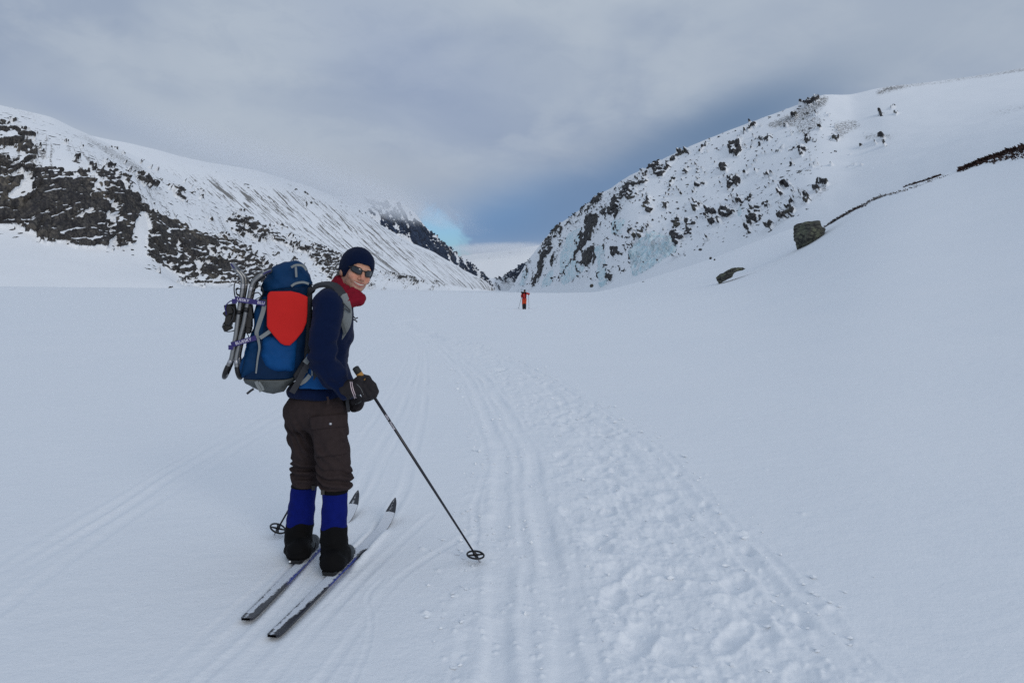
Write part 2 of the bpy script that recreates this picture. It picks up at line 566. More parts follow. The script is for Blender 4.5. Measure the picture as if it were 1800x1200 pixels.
# other ski tracks
for pts, wd, dp in (
        ([(250, 1260), (310, 1200), (432, 1097), (530, 990), (615, 885), (660, 800), (700, 730), (716, 690), (730, 650), (735, 620), (728, 600), (705, 580)], 0.035, 0.012),
        ([(345, 1260), (400, 1200), (478, 1127), (590, 1015), (690, 897), (725, 810), (745, 720), (750, 650), (748, 620), (738, 598), (715, 580)], 0.035, 0.012),
        ([(300, 1260), (352, 1200), (455, 1105), (560, 985), (640, 880), (690, 790), (722, 720), (738, 655), (741, 612)], 0.022, 0.007),
        ([(420, 1260), (470, 1200), (565, 1095), (655, 1000), (760, 905)], 0.024, 0.007),
        ([(500, 1260), (560, 1200), (640, 1090), (710, 1010), (840, 930)], 0.022, 0.005),
        ([(200, 1260), (265, 1200), (390, 1090), (490, 1000)], 0.02, 0.005),
        ([(620, 1200), (644, 1140), (652, 1085), (646, 1050), (672, 1018)], 0.012, 0.006),
        ([(-60, 1045), (0, 1010), (110, 945), (215, 880), (300, 825), (400, 765), (495, 712), (600, 648), (680, 595)], 0.035, 0.012),
        ([(-60, 1062), (0, 1026), (118, 957), (225, 892), (312, 835), (412, 775), (502, 722), (605, 655), (684, 598)], 0.035, 0.012),
        ([(-60, 1120), (0, 1075), (110, 995), (230, 912), (330, 850), (430, 782), (505, 737)], 0.035, 0.008),
        ([(-60, 1030), (20, 975), (140, 905), (240, 850), (340, 790)], 0.03, 0.006),
        ([(560, 860), (600, 815), (640, 765), (680, 700), (712, 640), (722, 605)], 0.03, 0.008),
        ([(770, 597), (735, 583), (714, 573), (708, 567), (722, 562.5), (760, 558), (810, 553), (860, 548.5), (921, 543.8)], 0.30, 0.085),
        ([(921, 543.5), (960, 536), (1000, 530), (1035, 523), (1062, 519)], 0.45, 0.05)):
    la, di, ar, _ = lateral(catmull(pts, 6), 1.2 if wd > .1 else 0.35)
    q = 0.75 + 0.8 * n2d(ar * 1.0 + 7.7 * wd * dp * 1e4, ar * 0 + 3.3, 14)
    dz += np.where(di < 1e8, groove(la - 0.012 * n2d(ar * 1.1, ar * 0, 6), wd, 0.62 * dp * q, 0.55), 0)
# snow pressed up along the sunken front halves of the skis
for pts in ([(590, 1014), (640, 962), (676, 925)], [(548, 978), (580, 940), (606, 908)]):
    la, di, ar, tot = lateral(np.array(pts, float), 0.2)
    env = np.where(di < 1e8, sst(ar, 0.05, 0.25) * (1 - sst(ar, tot - 0.25, tot - 0.02)), 0)
    dz += env * (0.020 + 0.010 * n2d(sx * 22, sy * 9, 71)) * np.exp(-((np.where(di < 1e8, la, 9) - 0.052) / 0.020) ** 2)
    dz += env * 0.012 * np.exp(-((np.where(di < 1e8, la, 9) + 0.060) / 0.018) ** 2)
# loose lumps beside the trail and near the skier
for px, py, r in ((748, 1080, .022), (742, 965, .02), (1160, 795, .03), (1165, 800, .02), (1240, 840, .02), (1410, 918, .02), (1305, 945, .03), (1450, 1082, .03),
                  (1345, 835, .02), (862, 795, .02), (845, 725, .03), (830, 790, .02), (1060, 715, .02), (990, 660, .02), (770, 1003, .014), (955, 985, .02)):
    c = G(px, py)
    e = np.hypot(sx - c[0], sy - c[1]) / r
    dz += r * 0.8 * np.exp(-e ** 2)
GZ[_sel] += dz
V = np.stack([GX, GY, GZ], -1).reshape(-1, 3)
ground = np_mesh('snow_field', V, grid_quads(len(_cols), len(_rows), True), M_snow)
tag(ground, 'snow covered lake and bank with a trodden ski trail', kind='structure')


# broken crust: loose crumbs of snow along the trail
crumb_v = []; crumb_f = []
_ico = np.array([(0, 0, 1), (.9, 0, .4), (.28, .85, .4), (-.72, .53, .4), (-.72, -.53, .4), (.28, -.85, .4), (0, 0, -.6)])
_icf = [(0, 1, 2), (0, 2, 3), (0, 3, 4), (0, 4, 5), (0, 5, 1), (6, 2, 1), (6, 3, 2), (6, 4, 3), (6, 5, 4), (6, 1, 5)]
_gx, _gy, _gz = GX[_sel], GY[_sel], GZ[_sel]
for k in range(620):
    s = rng.uniform(0.15, 14) ** 1.0
    i = min(np.searchsorted(cum, s) - 1, len(seg) - 1)
    tdir = (TL[i + 1] - TL[i]) / seg[i]
    off = rng.choice([rng.normal(-0.98, 0.10), rng.normal(0.82, 0.14), rng.uniform(-0.3, 0.7), rng.normal(-0.6, 0.06)], p=[.22, .36, .30, .12])
    c = TL[i] + tdir * (s - cum[i]) + np.array([tdir[1], -tdir[0]]) * off
    j = np.argmin((_gx - c[0]) ** 2 + (_gy - c[1]) ** 2)
    r_ = rng.uniform(.006, .013) * (2.1 if rng.random() < .10 else 1.0)
    Vc = _ico * (1 + .35 * rng.normal(size=(7, 1))) * r_ * np.array([1.25, 1, .75])
    a_ = rng.uniform(0, 6.28); ca_, sa_ = math.cos(a_), math.sin(a_)
    Vc = np.stack([Vc[:, 0] * ca_ - Vc[:, 1] * sa_, Vc[:, 0] * sa_ + Vc[:, 1] * ca_, Vc[:, 2]], -1) + np.array([_gx[j], _gy[j], _gz[j] + .25 * r_])
    crumb_f += [tuple(q + len(crumb_v) for q in f_) for f_ in _icf]
    crumb_v += [tuple(v) for v in Vc]
_me = bpy.data.meshes.new('snow_crumbs'); _me.from_pydata(crumb_v, [], crumb_f); _me.materials.append(M_snow)
_o = bpy.data.objects.new('snow_crumbs', _me); COL.objects.link(_o)
tag(_o, 'loose crumbs of snow along the trodden trail', kind='stuff')


# ------------------------------------------------------------------ mountains
def raster(polys, w=1150, h=290, x0=-250.0, y0=0.0, step=2.0, blur=3):
    xs = x0 + step * np.arange(w); ys = y0 + step * np.arange(h)
    XX, YY = np.meshgrid(xs, ys, indexing='ij')
    R = np.zeros(XX.shape)
    for poly, dens in polys:
        P = np.asarray(poly, float)
        ins = np.zeros(XX.shape, bool)
        for (ax, ay), (bx, by) in zip(P, np.roll(P, -1, 0)):
            c = (ay > YY) != (by > YY)
            with np.errstate(divide='ignore', invalid='ignore'):
                ins ^= c & (XX < (bx - ax) * (YY - ay) / (by - ay + 1e-12) + ax)
        R = np.where(ins, dens, R)
    k = np.ones(2 * blur + 1) / (2 * blur + 1)
    R = np.apply_along_axis(lambda v: np.convolve(v, k, 'same'), 0, R)
    R = np.apply_along_axis(lambda v: np.convolve(v, k, 'same'), 1, R)

    def look(px, py):
        fx = np.clip((px - x0) / step, 0, w - 1.001); fy = np.clip((py - y0) / step, 0, h - 1.001)
        ix = fx.astype(int); iy = fy.astype(int); fx -= ix; fy -= iy
        return (R[ix, iy] * (1 - fx) * (1 - fy) + R[ix + 1, iy] * fx * (1 - fy) + R[ix, iy + 1] * (1 - fx) * fy + R[ix + 1, iy + 1] * fx * fy)
    return look


def pchip(x, Y, xq):
    """monotone-ish cubic through Y (K, ...) at x (K), evaluated at xq."""
    K = len(x)
    d = np.diff(Y, axis=0) / np.diff(x).reshape((-1,) + (1,) * (Y.ndim - 1))
    m = np.zeros_like(Y)
    m[0] = d[0]; m[-1] = d[-1]
    same = d[:-1] * d[1:] > 0
    with np.errstate(divide='ignore', invalid='ignore'):
        hm = np.where(same, 2 * d[:-1] * d[1:] / (d[:-1] + d[1:]), 0)
    m[1:-1] = hm
    i = np.clip(np.searchsorted(x, xq, 'right') - 1, 0, K - 2)
    hh = (x[i + 1] - x[i])
    t = (xq - x[i]) / hh
    sh = (-1,) + (1,) * (Y.ndim - 1)
    t = t.reshape(sh); hh = hh.reshape(sh)
    return ((2 * t ** 3 - 3 * t ** 2 + 1) * Y[i] + (t ** 3 - 2 * t ** 2 + t) * hh * m[i] +
            (-2 * t ** 3 + 3 * t ** 2) * Y[i + 1] + (t ** 3 - t ** 2) * hh * m[i + 1])


def grid_normals(P):
    du = np.gradient(P, axis=0); dv = np.gradient(P, axis=1)
    n = np.cross(du, dv)
    n /= np.linalg.norm(n, axis=-1, keepdims=True) + 1e-12
    n[n[..., 2] < 0] *= -1
    return n


MOUNT = {}


def mountain(name, stations, nu, nv, dens, mat, label, heath=None, streak=0.0, lines=0.0, line_lo=0.02, cliff=4.0, grain=9.0, lumps=2.0, speck=0.0, ledge=0.62,
             back=(160.0, 0.10), stretch=(1.0, 0.6), seed=1, base=0.0):
    """stations: per valley position, points from the foot to the crest; a foot is (px, Y), others (px, py, Y)."""
    C = []
    for st in stations:
        row = []
        for p in st:
            if len(p) == 2:
                d = ray(p[0], 508.0)
                row.append(np.array([d[0] / d[1] * p[1], p[1], -2.0]))
            else:
                row.append(U(p[0], p[1], p[2]))
        C.append(row)
    C = np.array(C)                                   # (n, K, 3)
    pxs, pys = project(C.reshape(-1, 3))
    pxs = pxs.reshape(C.shape[:2]); pys = pys.reshape(C.shape[:2])
    du = np.hypot(np.diff(pxs, axis=0), np.diff(pys, axis=0)).max(1) + 4
    xu = np.concatenate([[0], np.cumsum(du)])
    Cu = pchip(xu, C, np.linspace(0, xu[-1], nu))     # (nu, K, 3)
    pk = np.abs(np.diff(pys, axis=1)).mean(0) + 6
    xv = np.concatenate([[0], np.cumsum(pk)])
    P = pchip(xv, np.moveaxis(Cu, 1, 0), np.linspace(0, xv[-1], nv))
    P = np.moveaxis(P, 0, 1).copy()                   # (nu, nv, 3)
    # metric coordinates along the valley and up the slope
    s = np.cumsum(np.concatenate([np.zeros((1, nv)), np.linalg.norm(np.diff(P, axis=0), axis=-1)]), axis=0)
    s = np.repeat(s[:, nv // 2][:, None], nv, 1)
    t = np.cumsum(np.concatenate([np.zeros((nu, 1)), np.linalg.norm(np.diff(P, axis=1), axis=-1)], 1), axis=1)
    N = grid_normals(P)
    px, py = project(P.reshape(-1, 3)); px = px.reshape(nu, nv); py = py.reshape(nu, nv)
    vv = np.linspace(0, 1, nv)[None, :]
    a = s / grain * stretch[0]; b = t / grain * stretch[1]
    wx = 0.9 * fbm(a * 0.4, b * 0.4, 2, seed + 90); wy = 0.9 * fbm(a * 0.4 + 9, b * 0.4, 2, seed + 91)
    n1 = fbm(a * 0.45 + wx, b * 0.45 + wy, 5, seed, 0.6)
    n2 = fbm(a * 2.2, b * 2.2, 3, seed + 5)
    f1, f2, cid = worley(a * 0.8 + wx, b * 0.8 + wy, seed + 3)
    dn = dens(px, py) + base
    val = dn + 0.95 * n1 + 0.40 * n2 + 0.22 * (cid - 0.5)
    if streak:
        st_ = fbm(s / grain * 1.1 + 0.35 * n1, t / grain * 0.035, 4, seed + 7, 0.6)
        val = val + streak * np.abs(st_) * 1.0 - streak * 0.18
    rock = sst(val, 0.46, 0.60)
    dots = 0.0
    if speck:
        for gs, pr, sd in ((2.4, speck, 12), (1.2, speck * 0.8, 13)):
            g1, g2, gid = worley(a * gs + 0.5 * b * gs, b * gs * 1.6 + wx, seed + sd)
            dots = np.maximum(dots, (gid > 1 - pr) * sst(-g1 + 0.25 * n2, -0.34, -0.18) * sst(dn, 0.04, 0.14))
    hl = 0.0
    if lines:
        q = s / grain * 1.3 + 0.10 * fbm(s / grain * 3.0, t / grain * 0.25, 3, seed + 60)
        for k, wd in ((1.0, 0.11), (2.7, 0.15)):
            st_ = fbm(q * k, t / grain * 0.05 * k, 2, seed + 61 + int(k), 0.5)
            on_ = sst(fbm(q * 0.7 + k, t / grain * 0.14, 2, seed + 66), -0.30, -0.02)
            hl = np.maximum(hl, (1 - sst(np.abs(st_), 0.25 * wd, wd)) * on_ * (1.0 if k < 2 else 0.8))
        hl = hl * lines * sst(vv, line_lo, line_lo + 0.08) * (1 - sst(vv, 0.72, 0.97))
    # blocky rock stands out of the snow
    f1, f2, cid = worley(a * 0.55 + wx * 1.3, b * 0.55 + wy * 1.3, seed + 4)
    blk = (cid - 0.35) + 0.8 * (np.clip(f2 - f1, 0, 0.35) - 0.15) + 0.55 * n2
    disp = rock * cliff * (0.55 + 0.9 * blk) + lumps * fbm(a * 0.12, b * 0.12, 4, seed + 20)
    taper = sst(vv, 0.0, 0.04)
    Pd = P + N * (disp * taper)[..., None]
    Ps = Pd.copy()
    for _ in range(2):
        Ps[1:-1] = (Ps[:-2] + 2 * Ps[1:-1] + Ps[2:]) / 4
        Ps[:, 1:-1] = (Ps[:, :-2] + 2 * Ps[:, 1:-1] + Ps[:, 2:]) / 4
    Nd = grid_normals(Ps)
    lay = sst(Nd[..., 2] + 0.50 * fbm(a * 0.45, b * 0.7, 5, seed + 33, 0.6), ledge, ledge + 0.10)
    rock = rock * (1 - 0.95 * lay)
    rock = np.maximum(rock, dots)
    hth = np.zeros(rock.shape) if heath is None else np.clip(heath(px, py), 0, 1)
    hth = np.maximum(hth, hl)
    # round the crest over to a plateau behind
    nb = 14
    out = np.concatenate([Pd[:, -1:, 0:2] * 0 for _ in range(1)], 1)
    dirv = Pd[:, -1, :2] / np.linalg.norm(Pd[:, -1, :2], axis=-1, keepdims=True)
    ex = []
    for k in range(1, nb + 1):
        q = (k / nb) ** 1.5
        e = Pd[:, -1].copy()
        e[:, :2] += dirv * back[0] * q
        e[:, 2] -= back[0] * back[1] * q + 0.5 * back[0] * q * q
        ex.append(e)
    Pd = np.concatenate([Pd, np.stack(ex, 1)], 1)
    pad = np.zeros((nu, nb))
    rock = np.concatenate([rock, pad], 1); hth = np.concatenate([hth, pad], 1)
    flip = np.cross(Pd[1, 0] - Pd[0, 0], Pd[0, 1] - Pd[0, 0])[2] < 0
    o = np_mesh(name, Pd.reshape(-1, 3), grid_quads(nu, nv + nb, flip), mat, attrs={'rock': rock.ravel(), 'heath': hth.ravel()})
    tag(o, label, kind='structure')
    MOUNT[name] = (Pd[:, :nv], grid_normals(Pd)[:, :nv], px, py, s, t)
    return o


# --- near left mountainside: snow apron, cliff band, open snow above
rocks_left = raster([
    ([(-250, 100), (0, 184), (130, 225), (330, 322), (500, 400), (780, 505), (300, 500), (-250, 500)], .10),
    ([(-250, 240), (0, 225), (15, 228), (40, 248), (72, 268), (60, 284), (20, 262), (-250, 270)], .80),
    ([(0, 205), (25, 212), (60, 240), (95, 285), (98, 312), (80, 300), (60, 262), (0, 228)], .25),
    ([(-250, 300), (0, 284), (50, 286), (100, 298), (160, 308), (215, 320), (245, 345), (238, 372), (275, 375), (335, 402), (400, 420), (450, 448),
      (485, 482), (470, 502), (400, 498), (350, 505), (312, 482), (255, 450), (245, 428), (205, 442), (180, 432), (140, 438), (110, 420), (60, 416), (0, 402), (-250, 400)], .74),
    ([(0, 330), (70, 330), (150, 345), (190, 375), (130, 400), (60, 405), (0, 395)], 1.0),
    ([(80, 395), (150, 402), (215, 385), (230, 405), (190, 430), (140, 434), (80, 415)], .95),
    ([(258, 385), (330, 405), (380, 440), (330, 470), (280, 452), (256, 430)], .85),
    ([(241, 378), (258, 380), (252, 440), (243, 450)], -.2),
    ([(16, 352), (60, 340), (70, 332), (45, 334), (10, 350)], -.1),
    ([(130, 385), (160, 358), (170, 372), (140, 390)], .1),
    ([(70, 402), (140, 374), (150, 378), (85, 410)], .15),
    ([(150, 285), (200, 295), (228, 318), (222, 338), (190, 328), (160, 312)], .62),
    ([(238, 308), (260, 310), (278, 328), (262, 332), (240, 320)], .66),
    ([(295, 330), (318, 328), (322, 344), (305, 346)], .5),
    ([(392, 384), (430, 384), (470, 400), (522, 424), (528, 442), (500, 432), (450, 417), (400, 402)], .66),
    ([(524, 436), (560, 431), (602, 450), (642, 480), (660, 506), (600, 506), (560, 472)], .62),
    ([(586, 436), (612, 432), (630, 446), (612, 456)], .66),
    ([(655, 456), (690, 460), (742, 478), (730, 502), (700, 492), (670, 476)], .60),
    ([(742, 470), (775, 478), (800, 500), (765, 503)], .5),
    ([(340, 345), (420, 372), (500, 408), (580, 438), (575, 430), (500, 392), (420, 356), (345, 335)], .28),
    ([(0, 425), (200, 450), (300, 500), (0, 500)], -.25),
], blur=3)
heath_left = raster([
    ([(0, 182), (60, 194), (80, 204), (60, 206), (0, 190)], .55),
    ([(120, 228), (150, 236), (200, 262), (250, 292), (262, 305), (240, 308), (200, 280), (150, 250)], .62),
    ([(140, 262), (180, 280), (205, 298), (190, 300), (150, 275)], .45),
    ([(280, 315), (330, 335), (345, 348), (310, 340)], .55),
    ([(360, 395), (385, 412), (400, 425), (380, 422)], .5),
    ([(60, 202), (130, 228), (120, 232), (60, 210)], .3),
], blur=4)
L = [
    [(-330, 440), (-330, 395, 560), (-330, 250, 600), (-330, 110, 720)],
    [(0, 520), (0, 404, 640), (0, 285, 680), (0, 184, 850)],
    [(100, 560), (95, 421, 660), (90, 299, 700), (80, 203, 900)],
    [(200, 600), (175, 438, 680), (165, 311, 725), (130, 225, 940)],
    [(300, 650), (250, 450, 720), (235, 335, 780), (200, 257, 990)],
    [(360, 690), (330, 500, 745), (290, 375, 830), (253, 281, 1030)],
    [(440, 740), (420, 504, 800), (370, 405, 900), (332, 322, 1100)],
    [(520, 830), (500, 506, 880), (450, 440, 980), (412, 363, 1200)],
    [(600, 950), (585, 507, 1000), (540, 455, 1100), (500, 400, 1320)],
    [(680, 1120), (665, 508, 1180), (640, 480, 1270), (600, 450, 1450)],
    [(740, 1400), (730, 509, 1450), (715, 492, 1520), (690, 478, 1650)],
    [(795, 1700), (790, 510, 1750), (780, 503, 1800), (770, 497, 1900)],
]
mountain('left_mountain', L, 760, 330, rocks_left, mountain_material('left_rock', 0.55, bump=0.7), 'left mountainside with a dark cliff band above a snow apron',
         heath=heath_left, streak=.12, lines=.62, line_lo=.52, cliff=6.5, grain=20.0, lumps=3.0, speck=.20, seed=3, stretch=(1.0, 1.1), ledge=.75)

# --- the long slope behind it, streaked by talus gullies, running up the valley
rocks_back = raster([
    ([(255, 258), (330, 278), (440, 300), (470, 330), (420, 335), (330, 300)], .08),
    ([(360, 300), (420, 318), (470, 345), (500, 375), (440, 350)], .18),
    ([(495, 322), (520, 330), (560, 352), (545, 360), (505, 338)], .45),
    ([(560, 345), (640, 358), (700, 372), (720, 398), (660, 380), (600, 362)], .22),
    ([(650, 372), (705, 385), (735, 410), (745, 428), (700, 405)], .45),
], blur=4)
B = [
    [(330, 780), (200, 370, 1100), (60, 215, 1500)],
    [(450, 900), (325, 400, 1200), (200, 247, 1600)],
    [(540, 1020), (405, 395, 1320), (272, 262, 1700)],
    [(620, 1150), (480, 402, 1430), (350, 281, 1800)],
    [(690, 1300), (560, 412, 1550), (440, 298, 1900)],
    [(740, 1480), (628, 424, 1680), (520, 321, 2000)],
    [(780, 1700), (690, 436, 1850), (600, 351, 2150)],
    [(805, 1930), (727, 446, 2020), (650, 382, 2250)],
    [(824, 2200), (768, 462, 2220), (713, 421, 2400)],
    [(838, 2500), (800, 474, 2500), (763, 444, 2600)],
    [(850, 2850), (829, 489, 2820), (807, 469, 2900)],
    [(862, 3150), (858, 503, 3150), (852, 494, 3200)],
    [(870, 3300), (869, 509, 3310), (868, 507, 3330)],
]
mountain('left_far_slope', B, 560, 260, rocks_back, mountain_material('talus_rock', 0.30, dark=(.05, .05, .05), light=(.17, .16, .145), bump=1.2), 'long snow slope streaked by talus gullies on the left',
         streak=.12, lines=1.0, cliff=2.5, grain=26.0, lumps=5.0, speck=.04, seed=23, back=(300, .05), stretch=(1.0, 0.7), ledge=.80)

# --- the dark ridge beyond, its crest in the cloud
rocks_ridge = raster([
    ([(640, 335), (690, 352), (720, 378), (760, 405), (800, 445), (850, 485), (880, 505), (840, 500), (770, 462), (700, 420), (640, 385)], .60),
    ([(690, 372), (720, 388), (760, 420), (790, 450), (740, 425)], .8),
    ([(722, 370), (742, 386), (768, 412), (766, 418), (748, 402)], .1),
    ([(640, 330), (690, 345), (700, 360), (640, 350)], .12),
], blur=4)
R = [
    [(680, 2300), (630, 382, 2450), (580, 344, 2600)],
    [(730, 2400), (682, 392, 2550), (640, 346, 2700)],
    [(765, 2500), (715, 405, 2680), (690, 352, 2800)],
    [(790, 2600), (745, 425, 2800), (722, 368, 2950)],
    [(812, 2700), (775, 450, 2900), (750, 398, 3100)],
    [(835, 2900), (805, 474, 3050), (786, 432, 3300)],
    [(852, 3150), (832, 487, 3300), (818, 459, 3500)],
    [(866, 3450), (855, 497, 3550), (848, 484, 3700)],
    [(882, 3800), (875, 506, 3850), (868, 498, 3950)],
    [(900, 4200), (896, 509, 4250), (892, 506, 4300)],
]
M_blue_shade = mountain_material('far_rock_blue_shade', 0.10, dark=(.018, .028, .052), light=(.06, .085, .14), bump=2.5)  # blue of the distant shade is put into the rock colours
mountain('left_ridge', R, 320, 170, rocks_ridge, M_blue_shade, 'dark craggy ridge whose crest meets the cloud', streak=.5, cliff=14.0, grain=40.0, lumps=12.0,
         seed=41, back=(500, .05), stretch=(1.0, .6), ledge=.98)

# --- the hillside that closes the valley on the right
rocks_d = raster([
    ([(845, 486), (875, 487), (885, 482), (905, 470), (935, 456), (985, 440), (985, 480), (930, 500), (880, 498)], .52),
    ([(885, 482), (935, 458), (960, 452), (930, 490), (900, 490)], .75),
], blur=2)
R = [
    [(840, 4300), (835, 498, 4500), (825, 490, 4900)],
    [(862, 4000), (860, 497, 4200), (855, 489.5, 4500)],
    [(885, 3700), (880, 498, 3900), (876, 489, 4200)],
    [(900, 3400), (895, 494, 3600), (888, 483, 4000)],
    [(915, 3100), (910, 488, 3350), (906, 473, 3800)],
    [(935, 2900), (935, 480, 3150), (936, 459, 3600)],
    [(970, 2700), (975, 470, 2950), (985, 440, 3400)],
]
mountain('valley_hillside', R, 200, 110, rocks_d, M_blue_shade, 'shaded blue hillside closing the valley', streak=.6, cliff=12.0, grain=46.0, lumps=12.0, seed=57, back=(500, .05), ledge=.95)

# --- the sunlit mountain at the head of the valley
none = raster([([(0, 0), (1, 0), (1, 1)], 0.0)])
R = [
    [(730, 6600), (720, 480, 7600), (700, 452, 8400)],
    [(800, 6400), (795, 474, 7500), (790, 452, 8400)],
    [(850, 6200), (848, 470, 7400), (845, 446, 8300)],
    [(900, 6100), (902, 465, 7300), (905, 438, 8300)],
    [(950, 6100), (958, 460, 7300), (970, 430, 8300)],
    [(1040, 6100), (1050, 458, 7300), (1060, 432, 8300)],
]
mountain('head_mountain', R, 220, 120, none, mountain_material('head_rock', 0.03, dark=(.10, .095, .09), light=(.25, .23, .21), snow=(.90, .90, .90), bump=4.0), 'white sunlit mountain at the head of the valley',
         streak=.85, cliff=4.0, grain=70.0, lumps=14.0, seed=71, back=(400, .1), ledge=.9, base=-.02)

# --- the right mountain with its icy cliffs
E = [([(900, 505), (1060, 335), (1205, 258), (1450, 165), (1490, 250), (1410, 380), (1300, 420), (1060, 492)], .12), ([(1500, 130), (1900, 90), (1900, 420), (1440, 420)], -.12), ([(1580, 130), (1900, 90), (1900, 420), (1560, 420)], -.3)]


def blob(cx, cy, rx, ry, ang=0.0, d=.72):
    th = np.linspace(0, 2 * math.pi, 14, endpoint=False)
    c, s = math.cos(math.radians(ang)), math.sin(math.radians(ang))
    q = rng.uniform(0.75, 1.2, 14)
    x = rx * np.cos(th) * q; y = ry * np.sin(th) * q
    E.append((np.stack([cx + x * c - y * s, cy + x * s + y * c], -1), d))


for a in ((1108, 335, 17, 15, -40), (1085, 362, 10, 22, 15), (1140, 365, 12, 13, -30), (1050, 350, 14, 9, -35), (1160, 298, 12, 12, -50), (1180, 285, 22, 6, -40, .55),
          (1292, 263, 13, 12, -60), (1274, 300, 9, 9, -40), (1040, 400, 13, 28, 12), (1022, 425, 8, 20, 15), (1036, 452, 13, 20, 22), (1005, 468, 5, 22, 35, .8), (960, 440, 8, 18, 25, .85),
          (951, 468, 5, 18, 14, .8), (941, 492, 6, 12, 25, .8), (1056, 492, 6, 14, 0, .8), (1072, 490, 7, 16, 0, .85), (1082, 440, 8, 10, 0, .6), (1100, 432, 8, 5, -20, .55), (1114, 450, 8, 10, 10, .75),
          (1122, 412, 7, 10, 20, .7), (1098, 420, 8, 4, -15, .55), (1155, 425, 5, 10, 0, .75), (1190, 392, 8, 12, 20, .7), (1213, 392, 10, 7, 0, .7), (1190, 418, 14, 12, -10, .78), (1210, 408, 8, 10, 20, .7),
          (1246, 374, 12, 10, 0, .72), (1278, 376, 14, 8, -10, .8), (1260, 392, 12, 8, 0, .72), (1305, 352, 9, 9, 0, .7), (1330, 372, 12, 10, -30, .78), (1347, 360, 10, 5, -35, .62), (1325, 388, 6, 6, 0, .66),
          (1318, 404, 7, 11, 10, .66), (1352, 400, 14, 5, -35, .62), (1385, 375, 20, 7, -42, .6), (1442, 330, 16, 7, -20, .6), (1418, 352, 6, 9, 10, .55), (1225, 325, 6, 5, -40, .66), (1200, 318, 4, 4, 0, .66),
          (1205, 305, 6, 4, -40, .66), (1130, 320, 12, 7, -40, .55), (1230, 360, 5, 4, 0, .6), (1222, 368, 6, 5, -30, .6), (1410, 265, 8, 9, 0, .6), (1577, 201, 7, 4, -15, .7), (1570, 189, 7, 4, -20, .6),
          (1548, 202, 4, 4, 0, .6), (1540, 253, 5, 4, 0, .65), (1550, 243, 7, 3, 0, .6), (1513, 257, 4, 3, 0, .6), (1555, 254, 4, 3, -40, .55), (1470, 245, 8, 4, -15, .55), (1440, 228, 4, 6, 15, .5),
          (1395, 205, 10, 4, -40, .5), (1320, 225, 14, 5, -35, .45), (1330, 255, 14, 8, -40, .42), (1350, 245, 16, 5, -40, .42), (1425, 180, 26, 8, -25, .38), (980, 405, 10, 14, 30, .5), (1000, 390, 12, 5, -50, .45),
          (975, 458, 5, 14, 10, .5), (925, 480, 5, 14, 20, .55), (1060, 372, 8, 10, 0, .45), (1135, 350, 12, 10, -40, .35), (1240, 292, 26, 7, -35, .30), (1280, 318, 40, 12, -35, .22), (1400, 340, 30, 16, -40, .26),
          (1180, 345, 40, 16, -40, .26), (1330, 330, 40, 10, -40, .22), (1215, 262, 30, 5, -35, .42), (1145, 292, 40, 6, -38, .40), (1030, 362, 34, 7, -45, .40), (960, 432, 22, 6, -60, .5)):
    blob(*a)
E.append(([(1060, 500), (1200, 455), (1300, 425), (1420, 385), (1500, 350), (1660, 290), (1900, 200), (1900, 520), (1060, 520)], -.5))
E.append(([(1060, 500), (1075, 490), (1000, 500), (930, 512), (930, 520), (1060, 520)], -.5))
heath_right = raster([
    ([(1350, 215), (1400, 190), (1440, 170), (1460, 168), (1455, 185), (1420, 205), (1400, 222), (1350, 228)], .62),
    ([(1395, 210), (1440, 200), (1450, 215), (1420, 240), (1400, 240)], .5),
    ([(1465, 215), (1505, 208), (1515, 222), (1480, 245), (1465, 240)], .52),
    ([(1510, 235), (1560, 232), (1575, 242), (1520, 248)], .5),
    ([(1535, 162), (1560, 152), (1650, 142), (1800, 118), (1850, 108), (1850, 118), (1700, 140), (1600, 154), (1540, 168)], .75),
    ([(1700, 205), (1800, 182), (1850, 170), (1850, 182), (1760, 206)], .34),
    ([(1430, 325), (1455, 318), (1458, 335), (1432, 348)], .5),
], blur=2)
K = [
    [(893, 1500), (896, 508, 1520), (899, 505, 1540), (903, 501, 1560)],
    [(910, 1150), (916, 505, 1165), (922, 476, 1185), (930, 455, 1230)],
    [(935, 950), (947, 500, 965), (962, 445, 990), (973, 404, 1060)],
    [(965, 800), (985, 500, 815), (1004, 420, 850), (1022, 367, 930)],
    [(1005, 650), (1025, 501, 665), (1047, 390, 710), (1066, 334, 800)],
    [(1060, 500), (1080, 494, 515), (1104, 370, 580), (1127, 299, 690)],
    [(1120, 430), (1152, 470, 445), (1184, 370, 520), (1207, 259, 640)],
    [(1200, 360), (1245, 440, 385), (1274, 350, 470), (1302, 221, 600)],
    [(1280, 300), (1345, 413, 330), (1374, 300, 440), (1402, 184, 570)],
    [(1360, 265), (1405, 388, 305), (1440, 270, 430), (1452, 167, 560)],
    [(1420, 235), (1475, 368, 285), (1500, 260, 420), (1490, 167, 560)],
    [(1500, 212), (1560, 338, 265), (1570, 240, 400), (1545, 156, 550)],
    [(1650, 185), (1690, 290, 235), (1690, 210, 380), (1670, 139, 540)],
    [(1850, 160), (1860, 235, 205), (1850, 170, 360), (1830, 113, 520)],
    [(2200, 135), (2200, 130, 185), (2200, 80, 340), (2150, 40, 500)],
]
mountain('right_mountain', K, 800, 330, raster(E, w=1320, h=540, x0=880.0, step=1.0, blur=2), mountain_material('right_rock', 0.9, dark=(.022, .022, .026), light=(.15, .145, .14), tan=(.17, .165, .12), bump=0.5),
         'right mountainside with icy cliffs and scattered dark crags', heath=heath_right, streak=.05, cliff=3.0, grain=8.5, lumps=1.8, speck=.10, seed=83, back=(200, .05), stretch=(1.0, .8), ledge=.80, base=.05)


